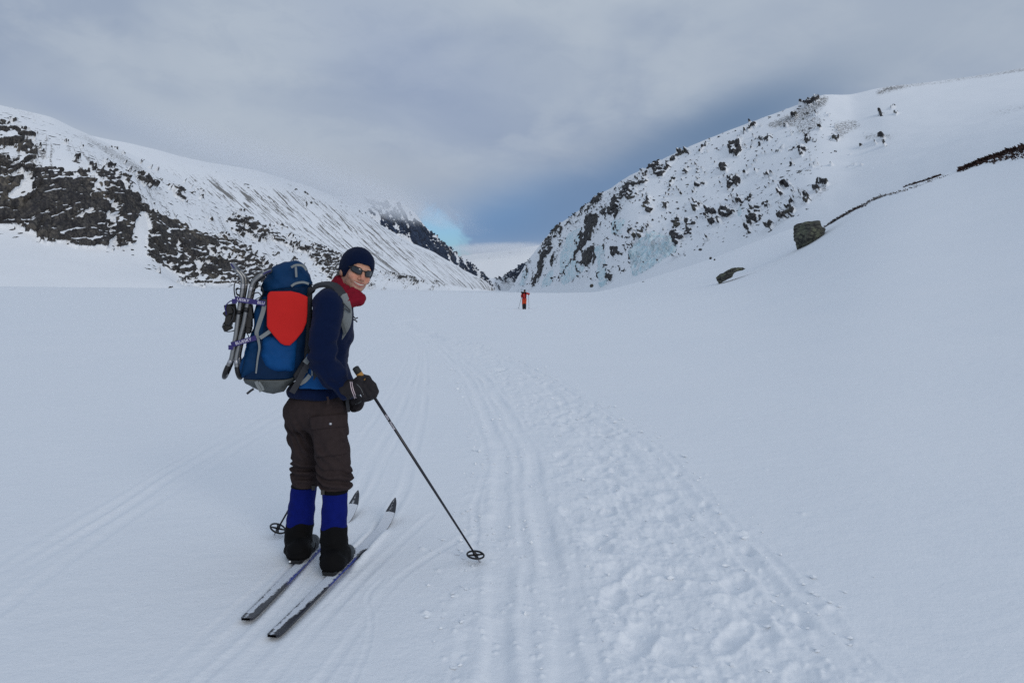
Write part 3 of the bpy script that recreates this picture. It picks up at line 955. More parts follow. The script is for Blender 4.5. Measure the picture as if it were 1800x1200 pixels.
# --- frozen waterfalls on the right cliffs: fluted curtains standing out of the mountainside
M_ice = bpy.data.materials.new('ice'); M_ice.use_nodes = True
t = NT(M_ice.node_tree); t.n.clear()
bs = t.add('ShaderNodeBsdfPrincipled'); t.add('ShaderNodeOutputMaterial', {0: bs.outputs[0]})
co = t.add('ShaderNodeTexCoord').outputs['Object']
mv = t.add('ShaderNodeMapping', {0: co}); mv.inputs['Scale'].default_value = (1, 1, .10)
i1 = t.noise(mv, .55, 5, .65, .4); i2 = t.noise(co, .16, 4, .6); i3 = t.noise(mv, .22, 4, .6, .3)
c = t.mix(t.ramp(i1, .36, .62), (.50, .72, .80), (.76, .855, .89))
c = t.mix(t.m('MULTIPLY', t.ramp(i2, .48, .62), .85), c, (.82, .85, .885))
c = t.mix(t.m('MULTIPLY', t.ramp(i3, .60, .70), .55), c, (.22, .28, .30))
t.put(bs.inputs['Base Color'], c)
bs.inputs['Roughness'].default_value = .5
bs.inputs['Specular IOR Level'].default_value = .3
b = t.add('ShaderNodeBump', {'Height': i1}); b.inputs['Distance'].default_value = 1.2
t.l.new(b.outputs[0], bs.inputs['Normal'])


def icefall(poly, depth, label, flute=3.6):
    P, N, px, py, s, t = MOUNT['right_mountain']
    nu, nv = px.shape
    lo = raster([(poly, 1.0)], w=700, h=350, x0=850, y0=250, step=1.0, blur=3)
    mk = lo(px, py) + 0.42 * fbm(s / 4.0, t / 14.0, 3, 5) + 0.22 * fbm(s / 1.6, t / 3.5, 2, 6)
    prof = sst(mk, 0.38, 1.15)
    fl = np.abs(fbm(s / flute, t / 38.0, 3, 9)) * 2.0
    up = sst(t - t.min(), 0, 1)
    off = prof * depth * (0.40 + 0.9 * fl + 0.25 * fbm(s / 9, t / 7, 2, 8)) - 0.35
    inside = mk > 0.35
    # keep one connected curtain
    ii, jj = np.nonzero(inside)
    a0, a1, b0, b1 = ii.min(), ii.max() + 1, jj.min(), jj.max() + 1
    sub = inside[a0:a1, b0:b1]
    lab = np.where(sub, np.arange(1, sub.size + 1).reshape(sub.shape), 0)
    while True:
        nl = lab.copy()
        nl[1:] = np.maximum(nl[1:], lab[:-1]); nl[:-1] = np.maximum(nl[:-1], lab[1:])
        nl[:, 1:] = np.maximum(nl[:, 1:], lab[:, :-1]); nl[:, :-1] = np.maximum(nl[:, :-1], lab[:, 1:])
        nl = np.where(sub, nl, 0)
        if (nl == lab).all():
            break
        lab = nl
    vals, cn = np.unique(lab[lab > 0], return_counts=True)
    inside = np.zeros(inside.shape, bool)
    inside[a0:a1, b0:b1] = lab == vals[np.argmax(cn)]
    dirn = N[inside].mean(0) + np.array([-0.25, -0.45, 0.0]); dirn /= np.linalg.norm(dirn)
    Ps = P.copy()
    for _ in range(6):
        Ps[1:-1] = (Ps[:-2] + 2 * Ps[1:-1] + Ps[2:]) / 4
        Ps[:, 1:-1] = (Ps[:, :-2] + 2 * Ps[:, 1:-1] + Ps[:, 2:]) / 4
    wq = sst(mk, 0.38, 0.75)[..., None]
    Q = Ps * wq + P * (1 - wq) + dirn * off[..., None]
    qi = grid_quads(nu, nv)
    keep = inside.ravel()[qi].all(1)
    qi = qi[keep]
    ids, inv = np.unique(qi, return_inverse=True)
    V = Q.reshape(-1, 3)[ids]
    q = inv.reshape(-1, 4)
    n = np.cross(V[q[0, 1]] - V[q[0, 0]], V[q[0, 2]] - V[q[0, 0]])
    if n @ (CAM - V[q[0, 0]]) < 0:
        q = q[:, ::-1]
    o = np_mesh('frozen_waterfall', V, q, M_ice)
    tag(o, label, 'icefall', 'frozen waterfalls on the right cliff')
    return o


icefall([(1048, 432), (1062, 430), (1066, 500), (1052, 505)], 3.5, 'narrow blue ice pillar between two black rock walls at the cliff foot')
icefall([(1120, 425), (1150, 408), (1185, 420), (1190, 440), (1150, 468), (1112, 488), (1112, 460)], 4.0, 'widest frozen waterfall spreading to the snow apron right of the ice pillar')
icefall([(1075, 388), (1100, 384), (1092, 412), (1076, 415)], 2.5, 'small bright turquoise ice patch high on the cliff')
icefall([(1000, 410), (1024, 400), (1018, 440), (1000, 470), (985, 485), (985, 450)], 3.5, 'long pale icefall left of the tall black crag')
icefall([(1012, 455), (1030, 470), (1010, 490), (988, 503), (985, 492)], 3.0, 'low blue ice ramp running down under the tall black crag')
icefall([(955, 485), (975, 470), (970, 500), (950, 508)], 3.0, 'striped icefall at the cliff foot behind the red skier')
icefall([(918, 480), (932, 470), (925, 500), (914, 506)], 4.0, 'pale ice wall at the far left end of the cliff')
icefall([(1296, 362), (1305, 360), (1304, 382), (1297, 384)], 1.6, 'short ice streak beside dark rocks high on the right slope')


# --- the low cloud that lies on the left crest: a soft volume of uneven density
def cloud_bank(cx, cy, Y, hx, hy, hz, tilt, dens, seed, label):
    c = U(cx, cy, Y)
    n_u, n_v = 40, 20
    th = np.linspace(0, 2 * math.pi, n_u, endpoint=False); ph = np.linspace(0, math.pi, n_v)
    V = []
    for p_ in ph:
        for q_ in th:
            V.append((math.sin(p_) * math.cos(q_), math.sin(p_) * math.sin(q_), math.cos(p_)))
    Q = [(i * n_u + k, (i + 1) * n_u + k, (i + 1) * n_u + (k + 1) % n_u, i * n_u + (k + 1) % n_u) for i in range(n_v - 1) for k in range(n_u)]
    mt = bpy.data.materials.new('cloud'); mt.use_nodes = True
    t = NT(mt.node_tree); t.n.clear()
    co = t.add('ShaderNodeTexCoord').outputs['Object']
    ln = t.add('ShaderNodeVectorMath', {0: co}, operation='LENGTH').outputs['Value']
    mp_ = t.add('ShaderNodeMapping', {0: co}); mp_.inputs['Scale'].default_value = (hx / hz, hy / hz, 1.6); mp_.inputs['Location'].default_value = (seed, 0, 0)
    nz = t.noise(mp_, 0.9, 4.0, 0.6, 0.4)
    fall = t.ramp(t.m('ADD', ln, t.m('MULTIPLY', t.m('SUBTRACT', nz, 0.5), 1.0)), 0.98, 0.25)
    pv = t.add('ShaderNodeVolumePrincipled', {'Color': (0.86, 0.88, 0.91), 'Density': t.m('MULTIPLY', fall, dens)})
    t.l.new(pv.outputs[0], t.add('ShaderNodeOutputMaterial').inputs['Volume'])
    o = np_mesh('cloud_bank', np.array(V), np.array(Q), mt)
    o.location = c; o.scale = (hx, hy, hz); o.rotation_euler = (0, tilt, 0)
    return tag(o, label, kind='stuff')


cloud_bank(545, 318, 2080, 540, 720, 52, math.radians(14), 0.0042, 3.0, 'low grey cloud lying along the crest of the left slope')
cloud_bank(878, 436, 7900, 760, 600, 66, math.radians(-2), 0.0030, 5.0, 'cloud resting on the white mountain at the valley head')
cloud_bank(668, 345, 2900, 150, 420, 34, math.radians(16), 0.0034, 9.0, 'wisp of cloud on the top of the dark ridge')


# ------------------------------------------------------------------ signed-distance modelling
def cap(P, a, b, ra, rb):
    a = np.asarray(a); ab = np.asarray(b) - a
    t = np.clip(((P - a) @ ab) / max(ab @ ab, 1e-12), 0, 1)
    return np.linalg.norm(P - a - t[:, None] * ab, axis=1) - (ra + (rb - ra) * t)


def ell(P, c, A, r):
    q = (P - np.asarray(c)) @ np.asarray(A).T
    r = np.asarray(r, float)
    k0 = np.linalg.norm(q / r, axis=1); k1 = np.linalg.norm(q / (r * r), axis=1)
    return k0 * (k0 - 1.0) / (k1 + 1e-9)


def rbox(P, c, A, hs, rd):
    q = np.abs((P - np.asarray(c)) @ np.asarray(A).T) - (np.asarray(hs) - rd)
    return np.linalg.norm(np.maximum(q, 0), axis=1) + np.minimum(q.max(1), 0) - rd


def smin(a, b, k):
    hh = np.clip(0.5 + 0.5 * (b - a) / k, 0, 1)
    return b * (1 - hh) + a * hh - k * hh * (1 - hh)


def smax(a, b, k):
    return -smin(-a, -b, k)


def chain(P, pts, rad, k=0.0):
    d = None
    for a, b, ra, rb in zip(pts[:-1], pts[1:], rad[:-1], rad[1:]):
        e = cap(P, a, b, ra, rb)
        d = e if d is None else (smin(d, e, k) if k else np.minimum(d, e))
    return d


def nets(f, xs, ys, zs):
    """surface nets on a rectilinear grid, coarse pass first; returns vertices and quads."""
    ax = [np.asarray(v, float) for v in (xs, ys, zs)]
    n = [len(v) for v in ax]
    ci = [np.unique(np.concatenate([np.arange(0, m, 4), [m - 1]])) for m in n]
    cg = np.stack(np.meshgrid(*[a[i] for a, i in zip(ax, ci)], indexing='ij'), -1)
    cv = f(cg.reshape(-1, 3)).reshape(cg.shape[:3])
    near = [np.clip((np.arange(m) + 2) // 4, 0, len(i) - 1) for m, i in zip(n, ci)]
    vals = cv[np.ix_(*near)].copy()
    sp = [np.gradient(a) for a in ax]
    lim = 4 * 1.35 * np.sqrt(sp[0][:, None, None] ** 2 + sp[1][None, :, None] ** 2 + sp[2][None, None, :] ** 2) + 0.012
    I = np.nonzero(np.abs(vals) < lim)
    for k in range(0, len(I[0]), 400000):
        J = tuple(i[k:k + 400000] for i in I)
        vals[J] = f(np.stack([ax[0][J[0]], ax[1][J[1]], ax[2][J[2]]], -1))
    s = vals < 0
    c = np.zeros([m - 1 for m in n], np.int8)
    for a in (0, 1):
        for b in (0, 1):
            for d in (0, 1):
                c += s[a:n[0] - 1 + a, b:n[1] - 1 + b, d:n[2] - 1 + d]
    A = np.argwhere((c > 0) & (c < 8))
    acc = np.zeros((len(A), 3)); cnt = np.zeros(len(A))
    cor = [(a, b, d) for a in (0, 1) for b in (0, 1) for d in (0, 1)]
    for u in range(8):
        for k in range(3):
            if cor[u][k]:
                continue
            v = list(cor[u]); v[k] = 1
            iu = A + cor[u]; iv = A + v
            fu = vals[iu[:, 0], iu[:, 1], iu[:, 2]]; fv = vals[iv[:, 0], iv[:, 1], iv[:, 2]]
            x = (fu < 0) != (fv < 0)
            t = np.where(x, fu / np.where(x, fu - fv, 1), 0)[:, None]
            pu = np.stack([ax[q][iu[:, q]] for q in range(3)], -1); pv = np.stack([ax[q][iv[:, q]] for q in range(3)], -1)
            acc += np.where(x[:, None], pu + t * (pv - pu), 0); cnt += x
    V = acc / cnt[:, None]
    idm = np.full(c.shape, -1, np.int64); idm[A[:, 0], A[:, 1], A[:, 2]] = np.arange(len(A))
    Q = []
    for k in range(3):
        k1, k2 = (k + 1) % 3, (k + 2) % 3
        s0 = np.take(s, np.arange(n[k] - 1), k); s1 = np.take(s, np.arange(1, n[k]), k)
        E = np.argwhere(s0 != s1)
        E = E[(E[:, k1] > 0) & (E[:, k2] > 0) & (E[:, k1] < n[k1] - 1) & (E[:, k2] < n[k2] - 1)]
        sg = s0[E[:, 0], E[:, 1], E[:, 2]]
        cs = []
        for o1, o2 in ((1, 1), (0, 1), (0, 0), (1, 0)):
            e = E.copy(); e[:, k1] -= o1; e[:, k2] -= o2
            cs.append(idm[e[:, 0], e[:, 1], e[:, 2]])
        q = np.stack(cs, -1)
        Q.append(np.where(sg[:, None], q, q[:, ::-1]))
    return V, np.concatenate(Q)


def sdf_obj(name, f, lo, hi, h, mat, parent=None, attrs=None, relax=1, mats=None):
    xs = [np.arange(lo[k] - 2 * h, hi[k] + 2 * h, h) for k in range(3)]
    V, Q = nets(f, *xs)
    return np_mesh(name, V, Q, mat, parent, attrs=attrs(V) if attrs else None)


def bounds(*pts, pad=0.1):
    P = np.array(pts)
    return P.min(0) - pad, P.max(0) + pad


def frame_of(T):
    """normals of a polyline by parallel transport."""
    T = T / np.linalg.norm(T, axis=1, keepdims=True)
    n = np.cross(T[0], [0.3, 0.2, 1.0]); n /= np.linalg.norm(n)
    out = [n]
    for i in range(1, len(T)):
        n = out[-1] - T[i] * (out[-1] @ T[i]); n /= np.linalg.norm(n)
        out.append(n)
    return T, np.array(out)


def tube_geo(P, rad, seg=10, closed=False):
    P = np.asarray(P, float)
    rad = np.broadcast_to(np.asarray(rad, float), (len(P),))
    T = np.gradient(P, axis=0)
    if closed:
        T = np.roll(P, -1, 0) - np.roll(P, 1, 0)
    T, N = frame_of(T)
    B = np.cross(T, N)
    th = np.linspace(0, 2 * math.pi, seg, endpoint=False)
    V = (P[:, None] + rad[:, None, None] * (np.cos(th)[None, :, None] * N[:, None] + np.sin(th)[None, :, None] * B[:, None])).reshape(-1, 3)
    m = len(P)
    Q = []
    for i in range(m if closed else m - 1):
        j = (i + 1) % m
        for k in range(seg):
            l = (k + 1) % seg
            Q.append((i * seg + k, i * seg + l, j * seg + l, j * seg + k))
    if not closed:
        V = np.vstack([V, P[:1], P[-1:]])
        for k in range(seg):
            l = (k + 1) % seg
            Q.append((m * seg, m * seg, l, k)); Q.append((m * seg + 1, m * seg + 1, (m - 1) * seg + k, (m - 1) * seg + l))
    return V, Q


def poly_obj(name, geos, mat, parent=None, smooth=True):
    vs = []; fs = []; o = 0
    for V, Q in geos:
        vs += [tuple(v) for v in V]
        for q in Q:
            u = []
            for i in q:
                if i + o not in u:
                    u.append(int(i + o))
            fs.append(u)
        o += len(V)
    me = bpy.data.meshes.new(name)
    me.from_pydata(vs, [], fs)
    for p in me.polygons:
        p.use_smooth = smooth
    me.materials.append(mat)
    ob = bpy.data.objects.new(name, me)
    COL.objects.link(ob)
    if parent is not None:
        attach(ob, parent)
    return ob


def tube(name, P, rad, mat, parent=None, seg=10, closed=False):
    return poly_obj(name, [tube_geo(P, rad, seg, closed)], mat, parent)


def ribbon_geo(P, nrm, width, thick):
    P = np.asarray(P, float)
    T = np.gradient(P, axis=0); T /= np.linalg.norm(T, axis=1, keepdims=True)
    nrm = np.broadcast_to(np.asarray(nrm, float), P.shape)
    W = np.cross(nrm, T); W /= np.linalg.norm(W, axis=1, keepdims=True)
    N = np.cross(T, W)
    width = np.broadcast_to(np.asarray(width, float), (len(P),))[:, None] / 2
    V = np.stack([P + W * width + N * thick, P - W * width + N * thick, P - W * width - N * thick, P + W * width - N * thick], 1).reshape(-1, 3)
    Q = []
    for i in range(len(P) - 1):
        for k in range(4):
            l = (k + 1) % 4
            Q.append((i * 4 + k, i * 4 + l, i * 4 + 4 + l, i * 4 + 4 + k))
    e = (len(P) - 1) * 4
    Q += [(3, 2, 1, 0), (e, e + 1, e + 2, e + 3)]
    return V, Q


def ribbon(name, P, nrm, width, thick, mat, parent=None):
    return poly_obj(name, [ribbon_geo(P, nrm, width, thick)], mat, parent, smooth=False)


def box_geo(c, A, hs):
    c = np.asarray(c); A = np.asarray(A)
    V = [c + A[0] * hs[0] * a + A[1] * hs[1] * b + A[2] * hs[2] * d for a in (-1, 1) for b in (-1, 1) for d in (-1, 1)]
    return np.array(V), [(0, 1, 3, 2), (4, 6, 7, 5), (0, 4, 5, 1), (2, 3, 7, 6), (0, 2, 6, 4), (1, 5, 7, 3)]


def yawv(deg):
    a = math.radians(deg)
    return np.array([math.sin(a), math.cos(a), 0.0])


Z3 = np.array([0, 0, 1.0])


def zpy(px, py, Y):
    return U(px, py, Y)[2]


# ------------------------------------------------------------------ cloth materials
M_fleece = material('navy_fleece', (.0042, .0100, .038), rough=.95, bump=(260, .002), var=(70, .22), spec=.06, sheen=.05)
M_hat = material('hat_knit', (.0034, .0085, .030), rough=.95, bump=(320, .002), var=(60, .2), spec=.06, sheen=.04)
M_trouser = material('trouser_cloth', (.036, .0265, .0265), rough=.95, bump=(300, .0012), var=(40, .30), spec=.06)
M_gblue = material('gaiter_blue', (.0030, .0085, .120), rough=.75, bump=(240, .001), var=(22, .35), spec=.08)
M_gblack = material('gaiter_black', (.0045, .0045, .005), rough=.8, bump=(180, .0015), var=(25, .35), spec=.10)
M_buff = material('wine_cloth', (.185, .008, .020), rough=.9, bump=(200, .0015), var=(40, .22), spec=.1)
M_glove = material('glove_cloth', (.013, .010, .012), rough=.7, bump=(220, .0015), var=(30, .3), spec=.3)
M_black = material('black_plastic', (.007, .007, .008), rough=.45, spec=.4)
M_rubber = material('black_rubber', (.018, .020, .022), rough=.6, var=(40, .3), spec=.3)
M_pblue = material('pack_blue', (.0035, .055, .185), rough=.65, bump=(150, .0012), var=(14, .26), spec=.12)
M_pnavy = material('pack_navy', (.0035, .020, .060), rough=.7, bump=(150, .0012), var=(14, .30), spec=.12)
M_plid = material('pack_lid_blue', (.003, .032, .098), rough=.65, bump=(150, .0012), var=(14, .28), spec=.12)
M_pgrey = material('pack_grey', (.085, .095, .095), rough=.7, bump=(150, .0012), var=(16, .25), spec=.25)
M_strap = material('strap_grey', (.19, .21, .215), rough=.7, bump=(300, .001), var=(50, .15), spec=.25)
M_dstrap = material('strap_dark', (.032, .034, .040), rough=.75, bump=(300, .001), var=(40, .25), spec=.25)
M_red = material('red_fabric', (.52, .018, .016), rough=.8, bump=(300, .0008), var=(10, .10), spec=.15)
M_alu = material('grey_metal', (.22, .225, .23), rough=.38, var=(30, .25), spec=.5, metal=.75)
M_silver = material('bright_metal', (.45, .45, .47), rough=.35, spec=.5, metal=.9)
M_purple = material('strap_purple', (.020, .014, .12), rough=.55, var=(60, .3), spec=.35)
M_white = material('white_print', (.72, .70, .78), rough=.6)
M_pale = material('pale_trim', (.62, .50, .53), rough=.7)
M_cork = material('cork', (.40, .21, .055), rough=.8, bump=(200, .001), var=(90, .35))
M_shaft = material('pole_shaft', (.012, .012, .018), rough=.35, spec=.5)
M_lens = material('dark_lens', (.012, .016, .022), rough=.06, spec=.7)

# ------------------------------------------------------------------ the man on skis
H_FW = yawv(146.0)
H_UP0 = Z3
_p = math.radians(7.0); _ro = math.radians(15.0)
h_f = H_FW * math.cos(_p) - Z3 * math.sin(_p)
h_l0 = yawv(56.0)
h_u0 = np.cross(h_l0, h_f) * -1.0
if h_u0[2] < 0: h_u0 = -h_u0
h_l = h_l0 * math.cos(_ro) - h_u0 * math.sin(_ro)
h_u = h_u0 * math.cos(_ro) + h_l0 * math.sin(_ro)
HA = np.stack([h_l, h_f, h_u])          # rows: person's left, forward, up
HC = U(627.0, 475.0, 4.19)


def hw(x, y, z):
    return HC + h_l * x + h_f * y + h_u * z


T_f = yawv(73.0); T_r = yawv(163.0)
TA = np.stack([T_f, T_r, Z3])
P_f = yawv(45.0); P_r = yawv(135.0)
PA = np.stack([P_f, P_r, Z3])

J = dict(
    rsh=U(579, 536, 4.02), rel=U(566, 631, 3.965), rfo=U(588, 662, 3.95), rwr=U(609, 685, 3.955),
    lsh=U(598, 530, 4.37), lel=U(588, 628, 4.42), lwr=U(616, 700, 4.19),
    rhip=U(577, 735, 4.12), rth=U(583, 790, 4.10), rkn=U(590, 836, 4.10), ran=U(587, 975, 4.13),
    lhip=U(532, 735, 4.28), lth=U(540, 788, 4.30), lkn=U(541, 830, 4.31), lan=U(524, 958, 4.30),
    neck=U(599, 522, 4.2))


def head_sdf(P):
    q = (P - HC) @ HA.T
    I = np.eye(3)
    d = ell(q, (0, -.014, .036), I, (.074, .096, .087))
    d = smin(d, ell(q, (0, .030, -.030), I, (.063, .062, .086)), .03)
    d = smin(d, ell(q, (0, .036, -.076), I, (.053, .052, .040)), .025)
    d = smin(d, cap(q, (-.012, .080, -.101), (.012, .080, -.101), .017, .017), .022)
    for sx_ in (-1, 1):
        d = smin(d, ell(q, (sx_ * .040, .064, -.036), I, (.024, .022, .020)), .018)
        d = smin(d, ell(q, (sx_ * .030, .078, -.058), I, (.014, .012, .016)), .012)
        d = smin(d, ell(q, (sx_ * .076, -.012, -.022), I, (.012, .024, .033)), .006)
        d = smax(d, -cap(q, (sx_ * .017, .100, -.040), (sx_ * .038, .088, -.075), .0030, .0026), .008)
        d = smax(d, -ell(q, (sx_ * .033, .090, -.002), I, (.018, .010, .011)), .012)
    d = smin(d, cap(q, (-.034, .083, .017), (.034, .083, .017), .012, .012), .015)
    d = smin(d, cap(q, (0, .088, .006), (0, .111, -.036), .0085, .0125), .012)
    for sx_ in (-1, 1):
        d = smin(d, ell(q, (sx_ * .013, .098, -.041), I, (.009, .011, .008)), .006)
    up = [(-.037, .080, -.059), (-.018, .0955, -.0645), (0, .099, -.066), (.018, .0955, -.0645), (.037, .080, -.059)]
    lo = [(-.031, .081, -.066), (-.015, .0925, -.0785), (0, .0955, -.0815), (.015, .0925, -.0785), (.031, .081, -.066)]
    d = smin(d, chain(q, up, [.003, .0055, .005, .0055, .003]), .006)
    d = smin(d, chain(q, lo, [.003, .0055, .006, .0055, .003]), .006)
    op = [(-.034, .084, -.0615), (-.016, .098, -.0705), (0, .102, -.0735), (.016, .098, -.0705), (.034, .084, -.0615)]
    d = smax(d, -chain(q, op, [.0018, .0046, .0052, .0046, .0018]), .002)
    return d


def body_sdf(P):
    d = head_sdf(P)
    d = smin(d, cap(P, J['neck'], hw(0, -.02, -.055), .060, .056), .03)
    d = smin(d, ell(P, U(586, 575, 4.2), TA, (.095, .15, .18)), .05)
    d = smin(d, ell(P, U(576, 645, 4.2), TA, (.095, .14, .15)), .05)
    d = smin(d, ell(P, U(556, 722, 4.2), PA, (.12, .145, .11)), .05)
    d = smin(d, chain(P, [J['neck'], J['rsh'], J['rel'], J['rfo'], J['rwr'], U(630, 681, 3.925)], [.05, .058, .046, .042, .030, .028]), .03)
    d = smin(d, chain(P, [J['neck'], J['lsh'], J['lel'], J['lwr'], U(624, 706, 4.18)], [.05, .056, .046, .032, .028]), .03)
    d = smin(d, chain(P, [J['rhip'], J['rth'], J['rkn'], U(587, 900, 4.12), J['ran']], [.085, .076, .056, .052, .045]), .03)
    d = smin(d, chain(P, [J['lhip'], J['lth'], J['lkn'], U(532, 895, 4.31), J['lan']], [.083, .074, .056, .052, .045]), .03)
    return d


def skin_cols(V):
    q = (V - HC) @ HA.T
    x, y, z = q.T
    base = np.array([.52, .275, .185])
    C = np.repeat(base[None], len(V), 0)
    nz = n3d(q * 160, 3)[:, None]; n2_ = n3d(q * 45, 5)[:, None]
    C = C * (1 + .07 * nz + .08 * n2_)
    # ruddy cheeks and nose
    red = np.exp(-(((np.abs(x) - .040) / .020) ** 2 + ((z + .036) / .020) ** 2)) * (y > .03) + 1.0 * np.exp(-((x / .016) ** 2 + ((z + .030) / .018) ** 2)) * (y > .06)
    C = C * (1 - red[:, None] * np.array([.0, .24, .26]))
    # beard stubble
    st = sst(-z, .045, .068) * sst(y, -.005, .03)
    lipd = np.minimum(np.abs(z + .064 + 0.004 - .004 * np.abs(x) / .03), np.abs(z + .0805 - 8.0 * x * x))
    lip = (np.abs(x) < .031) & (y > .078) & (z < -.0605) & (z > -.0875 + 14 * x * x)
    stn = (st * (.65 + .35 * n3d(q * 520, 9)))[:, None]
    C = C * (1 - .48 * stn) + np.array([.10, .095, .09]) * .35 * stn
    C = np.where(lip[:, None], np.array([.36, .125, .105]), C)
    return {'skin': C}


mt = bpy.data.materials.new('skin'); mt.use_nodes = True
t = NT(mt.node_tree); t.n.clear()
bs = t.add('ShaderNodeBsdfPrincipled'); t.add('ShaderNodeOutputMaterial', {0: bs.outputs[0]})
t.put(bs.inputs['Base Color'], t.add('ShaderNodeAttribute', attribute_name='skin').outputs['Color'])
bs.inputs['Roughness'].default_value = .5
bs.inputs['Subsurface Weight'].default_value = .12
bs.inputs['Subsurface Radius'].default_value = (.012, .005, .003)
bs.inputs['Subsurface Scale'].default_value = .5
b = t.add('ShaderNodeBump', {'Height': t.noise(t.add('ShaderNodeTexCoord').outputs['Object'], 420, 3, .6)})
b.inputs['Distance'].default_value = .0008
t.l.new(b.outputs[0], bs.inputs['Normal'])
M_skin = mt


def mixed_axis(lo, a, b, hi, fine, coarse):
    return np.concatenate([np.arange(lo, a, coarse), np.arange(a, b, fine), np.arange(b, hi, coarse)])


V, Q = nets(body_sdf, mixed_axis(-1.45, HC[0] - .13, HC[0] + .13, -.62, .0026, .014),
            mixed_axis(3.82, HC[1] - .13, HC[1] + .13, 4.6, .0026, .014),
            mixed_axis(.04, HC[2] - .14, HC[2] + .15, 1.9, .0026, .014))
man = np_mesh('person', V, Q, M_skin, attrs=skin_cols(V))
tag(man, 'smiling man in navy fleece, dark trousers and blue gaiters standing on skis', 'person')

# teeth behind the parted lips
tp = [hw(-.031, .0815, -.0625), hw(-.015, .0945, -.0695), hw(0, .0975, -.072), hw(.015, .0945, -.0695), hw(.031, .0815, -.0625)]
M_teeth = material('teeth', (.58, .52, .45), rough=.3)
tube('teeth', catmull(tp, 5), .0047, M_teeth, man, 8)


def hat_sdf(P):
    q = (P - HC) @ HA.T
    I = np.eye(3)
    d = ell(q, (0, -.014, .034), I, (.092, .112, .098))
    d = smin(d, ell(q, (0, -.015, -.01), I, (.086, .104, .07)), .03)
    cut = .041 - .100 * sst(.088 - q[:, 1], 0, .085) - q[:, 2]
    d = smax(d, cut, .006)
    d = smax(d, -ell(q, (0, -.014, .030), I, (.078, .099, .088)), .004)
    return d + .0012 * n3d(P * 60, 2)


lo, hi = bounds(HC, pad=.17)
sdf_obj('hat', hat_sdf, lo, hi, .0045, M_hat, man)

# sunglasses
gl = empty('sunglasses_holder') if False else None


def lens_pt(phi, z, off=0.0):
    a = math.radians(phi)
    return hw(math.sin(a) * (.074 + off), .018 + math.cos(a) * (.0845 + off) - .25 * abs(z) * .1, z)


def lens_outline(sgn, n=28):
    out = []
    for k in range(n):
        th = 2 * math.pi * k / n
        c, s = math.cos(th), math.sin(th)
        ex = 0.62
        u_ = math.copysign(abs(c) ** ex, c); v_ = math.copysign(abs(s) ** ex, s)
        phi = 32 + 23.5 * u_
        zz = .0005 + .0165 * v_ * (1.0 - .12 * u_) + .004 * u_
        out.append((sgn * phi, zz))
    return out


fr = poly_obj('sunglasses', [tube_geo(np.array([lens_pt(p_, z_, .004) for p_, z_ in lens_outline(s_)]), .0026, 6, True) for s_ in (-1, 1)] +
              [tube_geo(np.array([lens_pt(p_, .006, .005) for p_ in (-9, -4, 0, 4, 9)]), .0030, 6)] +
              [tube_geo(np.array([lens_pt(s_ * 54, .006, .004), hw(s_ * .080, .035, .006), hw(s_ * .084, -.005, .002), hw(s_ * .082, -.03, -.004)]), [.0035, .004, .0035, .002], 6) for s_ in (-1, 1)],
              M_black, man)
for s_ in (-1, 1):
    ol = lens_outline(s_)
    cp = (s_ * 32, .001)
    rings = [[lens_pt(cp[0] + (p_ - cp[0]) * r_, cp[1] + (z_ - cp[1]) * r_, .003 + .0025 * (1 - r_ * r_)) for p_, z_ in ol] for r_ in (.001, .35, .7, 1.0)]
    Vl = np.array(sum(rings, []))
    m_ = len(ol)
    Ql = [(i * m_ + k, i * m_ + (k + 1) % m_, (i + 1) * m_ + (k + 1) % m_, (i + 1) * m_ + k) for i in range(3) for k in range(m_)]
    poly_obj('lens', [(Vl, Ql)], M_lens, fr)


def buff_sdf(P):
    a, b = U(600, 504, 4.215), U(614, 520, 4.13)
    ax_ = (b - a) / np.linalg.norm(b - a)
    d = cap(P, a, b, .062, .065)
    d = smin(d, cap(P, U(595, 501, 4.26), U(612, 524, 4.07), .035, .040), .03)
    d = smin(d, cap(P, U(613, 526, 4.07), U(629, 526, 4.09), .040, .036), .02)
    d = smin(d, cap(P, U(625, 521, 4.10), U(633, 523, 4.2), .030, .030), .02)
    w_ = (P @ ax_) * 150 + 5 * n3d(P * 14, 4) + 2.0 * n3d(P * 40, 6)
    d = d + .0042 * np.sin(w_) + .0035 * n3d(P * 32, 8)
    return smax(d, -(head_sdf(P) - .003), .004)


lo, hi = bounds(U(597, 503, 4.2), U(632, 528, 4.1), pad=.11)
sdf_obj('neck_gaiter', buff_sdf, lo, hi, .0045, M_buff, man)


def torso_sdf(P):
    d = ell(P, U(584, 572, 4.2), TA, (.122, .185, .19))
    d = smin(d, ell(P, U(590, 538, 4.2), TA, (.092, .18, .085)), .05)
    d = smin(d, ell(P, U(575, 640, 4.2), TA, (.120, .17, .16)), .05)
    d = smin(d, ell(P, U(557, 688, 4.2), TA, (.168, .175, .085)), .06)
    return d


